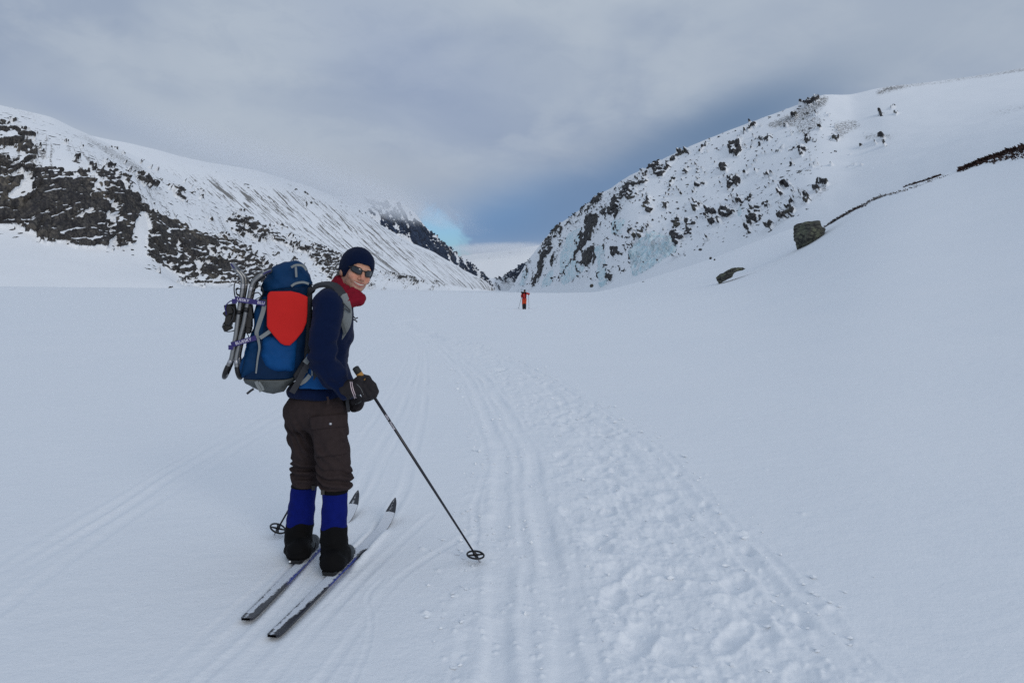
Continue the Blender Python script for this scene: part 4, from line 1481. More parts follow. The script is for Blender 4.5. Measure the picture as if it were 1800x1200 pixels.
def sweater_sdf(P):
    d = torso_sdf(P)
    d = smin(d, cap(P, U(583, 527, 4.06), U(597, 525, 4.36), .068, .066), .04)
    d = smin(d, cap(P, U(597, 521, 4.2), U(603, 508, 4.19), .068, .064), .03)
    r = chain(P, [J['rsh'], U(571, 585, 3.985), J['rel'], J['rfo'], J['rwr']], [.086, .079, .071, .067, .050], .01)
    fold = np.sin(P[:, 2] * 85 + 4 * n3d(P * 9, 3)) * np.exp(-((P[:, 2] - J['rel'][2]) / .09) ** 2)
    r = r + .0085 * fold + .005 * np.sin((P[:, 2] * .5 + P[:, 0]) * 90 + 5 * n3d(P * 8, 17)) * np.exp(-((P[:, 2] - J['rwr'][2]) / .10) ** 2)
    d = smin(d, r, .022)
    l = chain(P, [J['lsh'], J['lel'], J['lwr']], [.078, .066, .050])
    d = smin(d, l, .022)
    d = d + .0100 * n3d(P * np.array([9, 9, 13]), 1) + .0042 * n3d(P * np.array([26, 26, 34]), 2)
    return smax(d, (zpy(556, 697, 4.2) + .008 * n3d(P * 12, 5)) - P[:, 2], .006)


lo, hi = bounds(J['rsh'], J['lsh'], J['rwr'], U(500, 697, 4.2), U(622, 560, 4.2), pad=.1)
sdf_obj('sweater', sweater_sdf, lo, hi, .0065, M_fleece, man)


def trouser_legs(P):
    d = chain(P, [J['rhip'], J['rth'], J['rkn'], U(590, 852, 4.11)], [.106, .094, .078, .081], .01)
    l = chain(P, [J['lhip'], J['lth'], J['lkn'], U(539, 848, 4.31)], [.104, .087, .079, .081], .01)
    d = smin(d, l, .018)
    d = smin(d, ell(P, U(557, 715, 4.2), PA, (.155, .172, .135)), .05)
    d = smin(d, ell(P, U(523, 727, 4.16), PA, (.085, .09, .10)), .05)
    return d


def trouser_sdf(P):
    d = trouser_legs(P)
    zk = zpy(590, 842, 4.10)
    kn = np.exp(-((P[:, 2] - zk) / .075) ** 2)
    d = d + kn * (.0150 * np.sin(P[:, 2] * 115 + 5 * n3d(P * 10, 3) + 9 * P[:, 0]) - .004)
    d = d + .0095 * n3d(P * np.array([11, 11, 7]), 11) + .0050 * n3d(P * np.array([30, 30, 22]), 12)
    # drag lines from the seat down the thighs
    d = d + .0070 * np.sin((P[:, 2] * .6 + P[:, 0] * 1.0) * 75 + 5 * n3d(P * 7, 15)) * np.exp(-((P[:, 2] - zpy(560, 775, 4.2)) / .13) ** 2)
    cutz = np.where(P[:, 0] > -1.075, zpy(590, 860, 4.1), zpy(539, 853, 4.31))
    return smax(smax(d, cutz - P[:, 2], .008), P[:, 2] - zpy(556, 680, 4.2), .004)


lo, hi = bounds(U(495, 690, 4.2), U(615, 860, 4.1), U(515, 850, 4.35), U(615, 730, 4.05), pad=.1)
tr = sdf_obj('trousers', trouser_sdf, lo, hi, .0062, M_trouser, man)

# cargo pocket on the right thigh
view = U(580, 765, 4.1) - CAM; view /= np.linalg.norm(view)
pk_r = np.cross(view, Z3); pk_r /= np.linalg.norm(pk_r)
pk_u = np.cross(pk_r, view)
ca_, sa_ = math.cos(math.radians(4)), math.sin(math.radians(4))
KA = np.stack([pk_r * ca_ + pk_u * sa_, -pk_r * sa_ + pk_u * ca_, view])


def pocket(c, hs, off):
    cc = U(*c)
    return lambda P: smax(trouser_sdf(P) - off, rbox(P, cc, KA, hs, .012), .006)


lo, hi = bounds(U(545, 725, 4.0), U(612, 805, 4.1), pad=.05)
sdf_obj('cargo_pocket', pocket((580, 772, 4.02), (.090, .090, .13), .014), lo, hi, .0055, M_trouser, tr)
pf = sdf_obj('pocket_flap', pocket((578, 741, 4.02), (.100, .036, .13), .022), lo, hi, .005, M_trouser, tr)
c = U(581, 744.5, 3.985)
for k in range(40):
    if trouser_sdf(c[None])[0] - .022 < .002:
        break
    c = c + view * .004
tube('snap_button', [c - view * .003, c + view * .004], [.0075, .0085], M_silver, tr, 12)
ribbon('belt_loop', [U(575.5, 697, 3.975), U(577, 703, 3.968), U(577, 710, 3.965)], -view, .011, .003, M_trouser, tr)


# gaiters and boots
SK = {}
for nm, tail, mid in (('right', (478, 1127), (594, 1010)), ('left', (432, 1097), (541, 985))):
    a = G(*tail); b = G(*mid)
    dvec = (b - a) / np.linalg.norm(b - a)
    SK[nm] = (a, dvec)


def gaiter(pts, rad, zc1, zc2, foot, fdir, seed):
    def shape(P):
        d = chain(P, pts, rad, .01)
        heel = foot; toe = foot + fdir * .15; dsp = fdir * .015
        d = smin(d, cap(P, pts[-1], heel + dsp + Z3 * .070, .074, .062), .03)
        d = smin(d, cap(P, heel + dsp + Z3 * .070, toe + Z3 * .060, .062, .050), .03)
        d = d + .0050 * n3d(P * np.array([13, 13, 10]), seed) + .0030 * n3d(P * np.array([32, 32, 26]), seed + 1)
        d = d + .003 * np.sin(P[:, 2] * 95 + 6 * n3d(P * 9, seed + 2)) * np.exp(-((P[:, 2] - pts[-1][2] - .04) / .06) ** 2)
        return d
    ztop = pts[0][2]
    lo, hi = bounds(*pts, foot, foot + fdir * .15, pad=.1)
    side = np.cross(fdir, Z3)

    def wave(P):
        return .016 * np.sin(((P - pts[1]) @ side) * 42 + .6) - .03 * ((P - pts[1]) @ fdir)
    low = sdf_obj('gaiter', lambda P: smax(smax(shape(P), P[:, 2] - (zc2 + wave(P)), .003), .035 - P[:, 2], .004), lo, hi, .006, M_gblack, man)
    sdf_obj('blue_panel', lambda P: smax(smax(shape(P) + .0025, P[:, 2] - zc1, .003), (zc2 - .01 + wave(P)) - P[:, 2], .003), lo, hi, .006, M_gblue, low)
    sdf_obj('top_band', lambda P: smax(smax(shape(P) - .001, P[:, 2] - ztop, .003), (zc1 - .004) - P[:, 2], .003), lo, hi, .006, M_gblack, low)
    return low, shape


rf = G(580, 1016); rf = rf + SK['right'][1] * .03
lf = G(521, 995); lf = lf + SK['left'][1] * .03
ga_r, _ = gaiter([U(588, 858, 4.11), U(588, 900, 4.12), U(586.5, 950, 4.12), U(588, 985, 4.125)], [.073, .075, .076, .076],
                 zpy(588, 869, 4.05), zpy(588, 930, 4.05), rf, SK['right'][1], 31)
ga_l, _ = gaiter([U(535, 850, 4.31), U(530, 892, 4.315), U(525, 940, 4.30), U(524, 968, 4.285)], [.072, .081, .079, .072],
                 zpy(535, 859, 4.25), zpy(530, 923, 4.25), lf, SK['left'][1], 51)
# buckles on the top bands and strap ends at the instep
for px, py, Y, par in ((567, 865, 4.04, ga_r), (551, 857, 4.24, ga_l)):
    poly_obj('buckle', [box_geo(U(px, py, Y), np.stack([pk_r, pk_u, view]), (.010, .013, .008))], M_black, par, smooth=False)
ribbon('strap_end', [U(600, 1000, 4.07), U(603.5, 1006, 4.055), U(605, 1016, 4.06), U(604, 1024, 4.07)], -view, .017, .002, M_strap, ga_r)
ribbon('strap_end', [U(504, 983, 4.25), U(499, 991, 4.25), U(493, 995.5, 4.25), U(486, 997, 4.25)], np.array([.1, -.6, .8]), .014, .002, M_dstrap, ga_l)


def boot(foot, fdir):
    def f(P):
        d = chain(P, [foot + Z3 * .085 + fdir * .01, foot + fdir * .12 + Z3 * .075, foot + fdir * .20 + Z3 * .062, foot + fdir * .245 + Z3 * .056], [.047, .050, .047, .040], .01)
        return smax(d + .001 * n3d(P * 60, 4), .040 - P[:, 2], .006)
    lo, hi = bounds(foot, foot + fdir * .27 + Z3 * .22, pad=.09)
    o = sdf_obj('boot', f, lo, hi, .006, M_boot, man)
    side = np.cross(fdir, Z3)
    ks = [(-.062, .030), (-.045, .040), (.05, .036), (.15, .046), (.21, .044), (.262, .032), (.285, .016)]
    top = [foot + fdir * s_ + side * w_ for s_, w_ in ks] + [foot + fdir * s_ - side * w_ for s_, w_ in reversed(ks)]
    n_ = len(top)
    Vs = [p_ * np.array([1, 1, 0]) + Z3 * .026 for p_ in top] + [p_ * np.array([1, 1, 0]) + Z3 * .046 for p_ in top]
    Qs = [(k, (k + 1) % n_, n_ + (k + 1) % n_, n_ + k) for k in range(n_)] + [tuple(range(n_ - 1, -1, -1)), tuple(range(n_, 2 * n_))]
    poly_obj('sole', [(np.array(Vs), Qs)], M_black, o, smooth=False)
    return o


M_boot = material('boot_leather', (.020, .026, .030), rough=.55, bump=(120, .0015), var=(30, .35), spec=.35)
boot(rf, SK['right'][1])
boot(lf, SK['left'][1])


# gloves
def glove(name, palm, wrist, cuff, fingers, thumb, pr, stripes):
    def f(P):
        d = cap(P, wrist, palm, .036, .034)
        d = smin(d, ell(P, palm, pr[0], pr[1]), .02)
        for fg in fingers:
            d = smin(d, chain(P, fg, [.0150, .0150, .0145, .0135][:len(fg)]), .007)
        d = smin(d, chain(P, thumb, [.019, .016, .014]), .012)
        d = smin(d, cap(P, cuff, wrist, .053, .045), .02)
        d = d + .0022 * n3d(P * 38, 7) + .0012 * n3d(P * 90, 8)
        cx = (cuff - wrist) / np.linalg.norm(cuff - wrist)
        return smax(d, (P - cuff) @ cx - .012, .004)
    lo, hi = bounds(palm, wrist, cuff, *[p for fg in fingers for p in fg], *thumb, pad=.06)
    o = sdf_obj(name, f, lo, hi, .0042, M_glove, man)
    for sp, rr_, mm in stripes:
        pts = []
        for p_ in catmull(sp, 5):
            for k in range(60):
                if f(p_[None])[0] < .001:
                    break
                p_ = p_ + view * .003
            pts.append(p_)
        tube('stripe', pts, rr_, mm, o, 6)
    return o


glove('glove', U(634, 680, 3.905), U(617, 682, 3.935), U(608, 685, 3.950),
      [[U(647, 667, 3.905), U(657, 676, 3.885), U(661.5, 688, 3.900), U(657, 696, 3.945)],
       [U(645, 673, 3.890), U(655, 685, 3.868), U(658.5, 695, 3.890), U(653, 699, 3.940)],
       [U(641, 679, 3.882), U(649, 692, 3.866), U(650.5, 700, 3.890), U(646, 702, 3.935)],
       [U(635, 685, 3.885), U(641, 696, 3.872), U(642.5, 702, 3.895), U(640, 703, 3.935)]],
      [U(628, 668, 3.93), U(638, 662, 3.975), U(647, 663.5, 3.995)],
      (KA, (.044, .036, .030)),
      [([U(616.5, 668, 3.80), U(619, 683, 3.80), U(625, 697, 3.80)], .0026, M_pale), ([U(619.5, 668, 3.80), U(622, 683, 3.80), U(628, 696.5, 3.80)], .0026, M_pale),
       ([U(628, 673, 3.80), U(635, 681, 3.80), U(640, 692, 3.80)], .0011, M_strap)])
glove('glove', U(628, 707, 4.16), U(620, 702, 4.18), U(614, 698, 4.195),
      [[U(634, 708, 4.15), U(634, 714, 4.13), U(629, 717, 4.14), U(624, 716, 4.17)],
       [U(632, 711, 4.14), U(631, 717, 4.12), U(626, 719.5, 4.13), U(621, 718, 4.16)],
       [U(629, 712, 4.13), U(627, 718.5, 4.115), U(622.5, 720, 4.13), U(619, 718, 4.16)],
       [U(626, 712, 4.13), U(623, 717, 4.12), U(620, 719, 4.13), U(617, 716, 4.16)]],
      [U(624, 704, 4.14), U(619, 707, 4.13), U(616, 711, 4.14)],
      (KA, (.036, .034, .032)), [([U(626, 708.5, 4.0), U(632, 706.5, 4.0), U(637, 703, 4.0)], .0011, M_strap)])


# ------------------------------------------------------------------ skis
def ski_material(name, blue_at):
    mt = bpy.data.materials.new(name)
    mt.use_nodes = True
    t = NT(mt.node_tree); t.n.clear()
    bs = t.add('ShaderNodeBsdfPrincipled'); t.add('ShaderNodeOutputMaterial', {0: bs.outputs[0]})
    at = t.add('ShaderNodeAttribute', attribute_name='along').outputs['Fac']
    sn = t.add('ShaderNodeAttribute', attribute_name='dusting').outputs['Fac']
    co = t.add('ShaderNodeTexCoord').outputs['Object']
    n1 = t.noise(co, 34, 5, .65); n2 = t.noise(co, 180, 3, .6)
    blue = t.m('MULTIPLY', t.ramp(at, blue_at[0], blue_at[0] + .05), t.m('SUBTRACT', 1.0, t.ramp(at, blue_at[1], blue_at[1] + .04)))
    c = t.mix(blue, (.014, .015, .022), (.015, .035, .26))
    k = t.m('ADD', sn, t.m('ADD', t.m('MULTIPLY', t.m('SUBTRACT', n1, .5), .9), t.m('MULTIPLY', t.m('SUBTRACT', n2, .5), .5)))
    sk = t.ramp(k, .38, .62)
    t.put(bs.inputs['Base Color'], t.mix(sk, c, (.66, .70, .76)))
    t.put(bs.inputs['Roughness'], t.m('ADD', .35, t.m('MULTIPLY', sk, .4)))
    b = t.add('ShaderNodeBump', {'Height': t.m('MULTIPLY', sk, t.m('ADD', n1, n2))})
    b.inputs['Distance'].default_value = .004
    t.l.new(b.outputs[0], bs.inputs['Normal'])
    return mt


def make_ski(tail, dvec, length, label, bury, mat):
    side = np.cross(dvec, Z3)
    root = empty('ski', tail + dvec * length * .5)
    tag(root, label, 'ski', 'the pair of skis under the man')
    ns = 150; ws = 7
    s = np.linspace(0, length, ns)
    hwid = np.interp(s, [0, .01, .06, .5, 1.0, 1.5, length - .22, length - .10, length - .03, length], [.020, .028, .0315, .030, .029, .032, .036, .032, .018, .003])
    lift = np.interp(s, [0, .02, .1], [.008, .003, 0]) + .115 * np.clip((s - (length - .34)) / .34, 0, 1) ** 2.1
    basez = .012 + lift - bury * sst(s, length * .60, length * .66) * (1 - sst(s, length * .80, length * .90))
    V = []; at = []; du = []
    for k in range(ns):
        for j in range(ws):
            u = -1 + 2 * j / (ws - 1)
            c = tail + dvec * s[k] + side * u * hwid[k]
            V.append((c[0], c[1], basez[k] + .012)); at.append(s[k] / length)
            ctr = 1 - abs(u + .25)
            g = .22 + .60 * ctr + .20 * math.sin(s[k] * 7 + bury * 300) * .6 + .28 * (s[k] / length) - .10
            g -= .7 * (s[k] > length - .12) + .35 * math.exp(-((s[k] - .12) / .10) ** 2) * (1 if u > -.1 else 0)
            du.append(g + (.25 if .04 < s[k] / length else .0) + 1.2 * sst(s[k], length * .60, length * .66) * (1 - sst(s[k], length * .925, length * .935)))
    for k in range(ns):
        for j in (0, ws - 1):
            u = -1 + 2 * j / (ws - 1)
            c = tail + dvec * s[k] + side * u * hwid[k]
            V.append((c[0], c[1], basez[k])); at.append(s[k] / length); du.append(-.4)
    Q = []
    for k in range(ns - 1):
        for j in range(ws - 1):
            a = k * ws + j
            Q.append((a, a + 1, a + ws + 1, a + ws))
        b0 = ns * ws + k * 2
        Q.append((k * ws, k * ws + ws, b0 + 2, b0)); Q.append((k * ws + ws - 1, b0 + 1, b0 + 3, k * ws + 2 * ws - 1)); Q.append((b0, b0 + 2, b0 + 3, b0 + 1))
    o = np_mesh('ski_body', np.array(V), np.array(Q), mat, root, attrs={'along': np.array(at), 'dusting': np.array(du)})
    o.data.polygons.foreach_set('use_smooth', np.zeros(len(o.data.polygons), bool))
    return root


sk_len = 1.87
a, d = SK['right']
r1 = make_ski(a, d, sk_len, 'right ski, the nearer one, half sunk in snow ahead of the boot', .010, ski_material('ski_top_right', (.30, .52)))
a, d = SK['left']
r2 = make_ski(a, d, sk_len, 'left ski, the farther one, with a bright blue edge behind the boot', .010, ski_material('ski_top_left', (.22, .55)))
for rt, ft, dv in ((r1, rf, SK['right'][1]), (r2, lf, SK['left'][1])):
    sd = np.cross(dv, Z3)
    A = np.stack([dv, sd, Z3])
    f0 = ft * np.array([1, 1, 0])
    bd = poly_obj('binding', [box_geo(f0 + dv * .27 + Z3 * .033, A, (.035, .024, .009)), box_geo(f0 + dv * .12 + Z3 * .0275, A, (.13, .017, .0035)),
                              box_geo(f0 + dv * -.02 + Z3 * .0280, A, (.035, .026, .0038))], M_black, rt, smooth=False)
    tube('bail', np.array([f0 + dv * .29 + sd * .026 + Z3 * .05, f0 + dv * .325 + sd * .02 + Z3 * .045, f0 + dv * .335 + Z3 * .043, f0 + dv * .325 - sd * .02 + Z3 * .045, f0 + dv * .29 - sd * .026 + Z3 * .05]), .0025, M_silver, bd, 6)
    # snow kicked up around the boot
    crumbs = []
    for k in range(10):
        c0 = f0 + dv * rng.uniform(-.08, .26) + sd * rng.choice([-1, 1]) * rng.uniform(.020, .034) + Z3 * rng.uniform(.030, .040)
        crumbs.append(c0)
    cr = []
    for c0 in crumbs:
        r_ = rng.uniform(.005, .011)
        cr.append(tube_geo([c0 - dv * r_, c0, c0 + dv * r_], [r_ * .3, r_, r_ * .35], 6))
    sc = poly_obj('packed_snow', cr, M_snow, rt)
    sc['kind'] = 'stuff'


# ------------------------------------------------------------------ ski poles
def make_pole(top, tip, label, grip_len, strap_pts, text=None, bn=None, group='the pair of poles the man holds'):
    ax_ = (tip - top); ln = np.linalg.norm(ax_); ax_ = ax_ / ln
    root = empty('ski_pole', tip)
    tag(root, label, 'ski pole', group)
    sh = tube('shaft', [top + ax_ * (grip_len * .9), top + ax_ * (ln * .5), tip - ax_ * .09], [.0085, .0080, .0055], M_shaft, root, 12)
    tube('tip', [tip - ax_ * .095, tip - ax_ * .03, tip + ax_ * .035], [.0065, .006, .0015], M_silver, root, 8)
    g = tube('grip', [top, top + ax_ * .004, top + ax_ * .03, top + ax_ * .055, top + ax_ * .062, top + ax_ * grip_len], [.012, .0185, .0190, .0165, .0145, .0135], M_rubber, root, 14)
    tube('cork', [top + ax_ * .030, top + ax_ * .038, top + ax_ * (grip_len * .8)], [.0165, .0185, .0160], M_cork, g, 14)
    n_ = bn / np.linalg.norm(bn)
    c = tip - ax_ * .075
    u_ = np.cross(n_, [0, 1, 0.1]); u_ /= np.linalg.norm(u_); v_ = np.cross(n_, u_)
    th = np.linspace(0, 2 * math.pi, 32, endpoint=False)
    ring = c + .049 * (np.cos(th)[:, None] * u_ + np.sin(th)[:, None] * v_)
    bk = poly_obj('basket', [tube_geo(ring, .0058, 8, True)] + [tube_geo([c, c + .047 * (math.cos(q) * u_ + math.sin(q) * v_)], [.0075, .0045], 6) for q in (.4, 1.97, 3.54, 5.11)] +
                  [tube_geo([c - ax_ * .03, c, c + ax_ * .02], [.008, .012, .009], 8)], M_black, root)
    if strap_pts is not None:
        ribbon('wrist_strap', strap_pts, -view, .018, .0015, M_dstrap, root)
    return root, ax_, sh


top = U(624, 645, 3.955); tip = G(847, 989); tip[2] = -.01
rp, rax, rsh = make_pole(top, tip, 'nearer ski pole slanting down to the snow beside the trail', .155, [U(641, 662, 3.99), U(649, 663, 3.99), U(654, 672, 3.97), U(655, 684, 3.94)], bn=np.array([.10, -.10, 1.0]))
top2 = U(625, 691, 4.185); tip2 = G(481, 940); tip2[2] = -.005
lp, lax, _s = make_pole(top2, tip2, 'farther ski pole passing behind the legs to a basket left of them', .15, [U(611, 698, 4.05), U(610.5, 708, 4.045), U(612, 718, 4.05), U(613, 724, 4.05)], bn=np.array([.35, -.12, .7]))


def text_on(name, body, origin, xdir, nrm, size, mat, parent, shear=0.0):
    cu = bpy.data.curves.new(name, 'FONT')
    cu.body = body; cu.size = size; cu.extrude = .0004; cu.shear = shear; cu.resolution_u = 3
    cu.align_x = 'CENTER'; cu.align_y = 'CENTER'
    tmp = bpy.data.objects.new(name, cu)
    COL.objects.link(tmp)
    me = bpy.data.meshes.new_from_object(tmp.evaluated_get(bpy.context.evaluated_depsgraph_get()))
    bpy.data.objects.remove(tmp)
    me.name = name
    x = xdir / np.linalg.norm(xdir); n_ = nrm - x * (nrm @ x); n_ /= np.linalg.norm(n_); y = np.cross(n_, x)
    Vt = np.empty(len(me.vertices) * 3, np.float32); me.vertices.foreach_get('co', Vt)
    Vt = Vt.reshape(-1, 3)
    Vt = origin + Vt[:, :1] * x + Vt[:, 1:2] * y + Vt[:, 2:] * n_
    me.vertices.foreach_set('co', Vt.astype(np.float32).ravel())
    me.materials.clear(); me.materials.append(mat)
    o = bpy.data.objects.new(name, me); COL.objects.link(o)
    if parent is not None:
        attach(o, parent)
    return o


pc = top + rax * (np.linalg.norm(tip - top) * .26)
vd = (CAM - pc) / np.linalg.norm(CAM - pc)
text_on('lettering', 'Ultra  Touring', pc + vd * .0086, rax, vd, .017, M_white, rsh, shear=.25)

# ------------------------------------------------------------------ backpack
B_p = yawv(75.0); B_l = yawv(165.0)           # forward, towards the camera
B_O = U(483, 580, 3.99)


def pq(px, py, l=0.0):
    d = ray(px, py)
    o = B_O + B_l * l
    t_ = ((o - CAM) @ B_l) / (d @ B_l)
    return CAM + d * np.asarray(t_)[..., None]


def to2(X):
    return np.stack([(X - B_O) @ B_p, X[..., 2] - B_O[2]], -1)


def poly2(px):
    px = np.array(px, float)
    return to2(pq(px[:, 0], px[:, 1]))


def sd_poly(p, poly):
    d = np.full(len(p), 1e9); s = np.ones(len(p))
    n = len(poly)
    for i in range(n):
        a = poly[i]; b = poly[i - 1]
        e = b - a; w_ = p - a
        bb = w_ - e * np.clip((w_ @ e) / (e @ e), 0, 1)[:, None]
        d = np.minimum(d, (bb ** 2).sum(1))
        c1 = p[:, 1] >= a[1]; c2 = p[:, 1] < b[1]; c3 = e[0] * w_[:, 1] > e[1] * w_[:, 0]
        fl = (c1 & c2 & c3) | (~c1 & ~c2 & ~c3)
        s = np.where(fl, -s, s)
    return s * np.sqrt(d)


def slab(P, poly, l0, l1, rd, bulge=0.0):
    """outline extruded sideways between l0 and l1 with rounded edges."""
    p2 = to2(P)
    l = (P - B_O) @ B_l
    d2 = sd_poly(p2, poly)
    hh = (l1 - l0) / 2
    lz = np.abs(l - (l0 + l1) / 2) - hh
    if bulge:
        lz = lz - bulge * np.clip(-d2 / .12, 0, 1) ** .7
    a = d2 + rd; b = lz + rd
    return np.minimum(np.maximum(a, b), 0) + np.hypot(np.maximum(a, 0), np.maximum(b, 0)) - rd


OUT = poly2([(461, 520), (463, 497), (470, 480), (482, 470), (500, 463), (520, 461), (533, 467), (541, 483), (546, 503), (544, 540), (542, 600), (540, 630), (524, 655), (516, 672),
             (497, 689), (480, 693), (450, 687), (430, 676), (421, 660), (421, 645), (430, 610), (443, 580), (446, 545), (453, 530)])
pack = empty('backpack', (B_O[0], B_O[1], zpy(483, 690, 4.0)))
tag(pack, 'large blue trekking backpack with grey base on the man\'s back', 'backpack')


def pk_noise(P):
    return .0090 * n3d(P * np.array([13, 13, 17]), 21) + .0045 * n3d(P * np.array([40, 40, 45]), 22)


def main_sdf(P):
    return slab(P, OUT, -.34, -.005, .075, .022) + pk_noise(P)


lid_line = [np.array(poly2([(440, 521), (556, 497)]))]


def over(P, a, b, w_=0.0):
    """signed: positive above the line a-b of the side profile."""
    A = poly2([a, b]); e = A[1] - A[0]; e /= np.linalg.norm(e)
    q = to2(P) - A[0]
    return q[:, 1] * e[0] - q[:, 0] * e[1] + w_


lo, hi = bounds(pq(421, 690), pq(548, 461), pq(421, 690, -.36), pq(548, 461, .06), pad=.05)
bd = sdf_obj('main_compartment', lambda P: smax(smax(main_sdf(P), over(P, (440, 512), (556, 494)), .012), -over(P, (410, 668), (560, 666), -.004 * 0), .01), lo, hi, .0065, M_pnavy, pack)
sdf_obj('lid', lambda P: smax(main_sdf(P) - .008, -over(P, (440, 517), (556, 499)) + .006 * n3d(P * 20, 4), .014), lo, hi, .0065, M_plid, pack)
sdf_obj('base', lambda P: smax(main_sdf(P) - .002, over(P, (410, 667), (530, 668)) - .02 * sst(to2(P)[:, 0], .03, .16), .006), lo, hi, .0065, M_pgrey, pack)
sdf_obj('back_panel', lambda P: slab(P, poly2([(540, 505), (549, 503), (548, 560), (546, 625), (530, 660), (520, 672), (515, 660), (534, 630), (538, 560)]), -.31, -.02, .012) + .002 * n3d(P * 40, 3), lo, hi, .0065, M_dstrap, pack)
sdf_obj('side_panel', lambda P: slab(P, poly2([(447, 548), (452, 532), (463, 520), (472, 519), (470, 560), (462, 600), (455, 630), (452, 655), (424, 662), (423, 646), (432, 612), (445, 582)]), -.25, .014, .03, .006) + pk_noise(P), lo, hi, .0065, M_plid, pack)
sdf_obj('side_pocket', lambda P: slab(P, poly2([(461, 592), (480, 588), (524, 590), (522, 615), (520, 640), (517, 653), (492, 655), (475, 651), (465, 643), (457, 625)]), -.10, .030, .035, .014) + pk_noise(P) * .8, lo, hi, .006, M_pblue, pack)
sdf_obj('front_strip', lambda P: slab(P, poly2([(421, 645), (431, 608), (444, 582), (450, 590), (438, 615), (430, 645), (428, 664), (421, 660)]), -.30, .006, .03, .004) + pk_noise(P), lo, hi, .0065, M_pblue, pack)
# lid trim, zips and webbing
on_side = .032


def side_path(pts, l, n=5):
    p = catmull([pq(a, b, l) for a, b in pts], n)
    return p


ribbon('lid_trim', side_path([(512, 470), (520, 466), (532, 467), (539, 475)], .040), B_l, .012, .003, M_strap, pack)
ribbon('zip_pull', side_path([(520, 469), (520.5, 478), (521, 487)], .046), B_l, .011, .003, M_strap, pack)
ribbon('lid_seam', side_path([(512, 503), (520, 498), (533, 496), (543, 499)], .036), B_l, .012, .003, M_strap, pack)
ribbon('compression_strap', side_path([(465, 528), (463, 545), (455, 570), (451, 585), (454, 597), (456, 611), (453, 630), (450, 656)], .036), B_l,
       np.interp(np.linspace(0, 1, 36), [0, .3, .45, .62, 1], [.022, .022, .020, .012, .007]), .002, M_strap, pack)
ribbon('compression_strap', side_path([(457, 594), (466, 588), (476, 581)], .050), B_l, .020, .002, M_strap, pack)
ribbon('base_loop', side_path([(450, 670), (453, 677), (459, 688)], .020), B_l, .017, .002, M_strap, pack)
ribbon('base_loop', side_path([(455, 671), (461, 680), (463, 686)], .024), B_l, .011, .002, M_strap, pack)
ribbon('base_cord', side_path([(434, 692), (440, 687), (446, 683)], -.02), B_l, .012, .003, M_dstrap, pack)
ribbon('stabiliser_strap', side_path([(513, 690), (522, 675), (534, 652), (545, 633), (552, 622)], .022), B_l, .032, .003, M_dstrap, pack)
ribbon('stabiliser_end', side_path([(536, 638), (541, 632), (546, 625)], .030), B_l, .030, .002, M_strap, pack)
poly_obj('lid_buckle', [box_geo(pq(464, 531, .042), np.stack([B_p, B_l, Z3]), (.013, .006, .014))], M_black, pack, smooth=False)


def belt_sdf(P):
    top_ = zpy(556, 640, 4.03) - P[:, 2]
    e = P[:, 2] - zpy(556, 683, 4.03)
    d = np.abs(torso_sdf(P) - .022) - .014
    cut = ((P - U(596, 660, 4.2)) @ T_f)
    back = -((P - U(524, 660, 4.2)) @ T_f)
    d = smax(d, -smin(top_ + .10 * sst(-((P - U(552, 660, 4.2)) @ T_f), -.02, .08), e, .004), .012)
    return smax(smax(d, cut, .01), back, .01) + .002 * n3d(P * 30, 9)


lo, hi = bounds(U(520, 640, 3.9), U(610, 690, 3.95), U(560, 690, 4.5), pad=.06)
hb_ = sdf_obj('hip_belt', belt_sdf, lo, hi, .006, M_pblue, pack)


def on_belt(pts, off=.040):
    out = []
    for a, b in pts:
        p = U(a, b, 3.80)
        dd = (p - CAM) / np.linalg.norm(p - CAM)
        for k in range(160):
            if torso_sdf(p[None])[0] - off < 0:
                break
            p = p + dd * .003
        out.append(p)
    return np.array(out)


ribbon('belt_webbing', on_belt([(545, 659), (541, 664), (535, 670), (522, 678)][:3] + [(527, 675)]), -view, .022, .002, M_strap, hb_)
ribbon('belt_webbing', on_belt([(522, 656), (527, 653), (532, 651)]), -view, .018, .002, M_strap, hb_)
poly_obj('ladder_lock', [box_geo(on_belt([(531, 653)])[0], KA, (.012, .012, .006)), box_geo(on_belt([(538, 652)])[0], KA, (.008, .010, .006))], M_strap, hb_, smooth=False)
ribbon('belt_zip', on_belt([(546, 645), (552, 645), (558, 645.5)]), -view, .010, .002, M_strap, hb_)
ribbon('zip_pull', on_belt([(548, 647), (548.5, 653), (548.5, 660)], .043), -view, .009, .002, M_strap, hb_)
zp = smooth_pts = on_belt([(551, 652), (560, 653), (572, 664), (576, 672), (560, 673), (551, 668)], .0375)
poly_obj('mesh_pocket', [(np.vstack([zp, zp + view * .01]), [tuple(range(6))] + [(k, (k + 1) % 6, 6 + (k + 1) % 6, 6 + k) for k in range(6)])], M_dstrap, hb_, smooth=False)

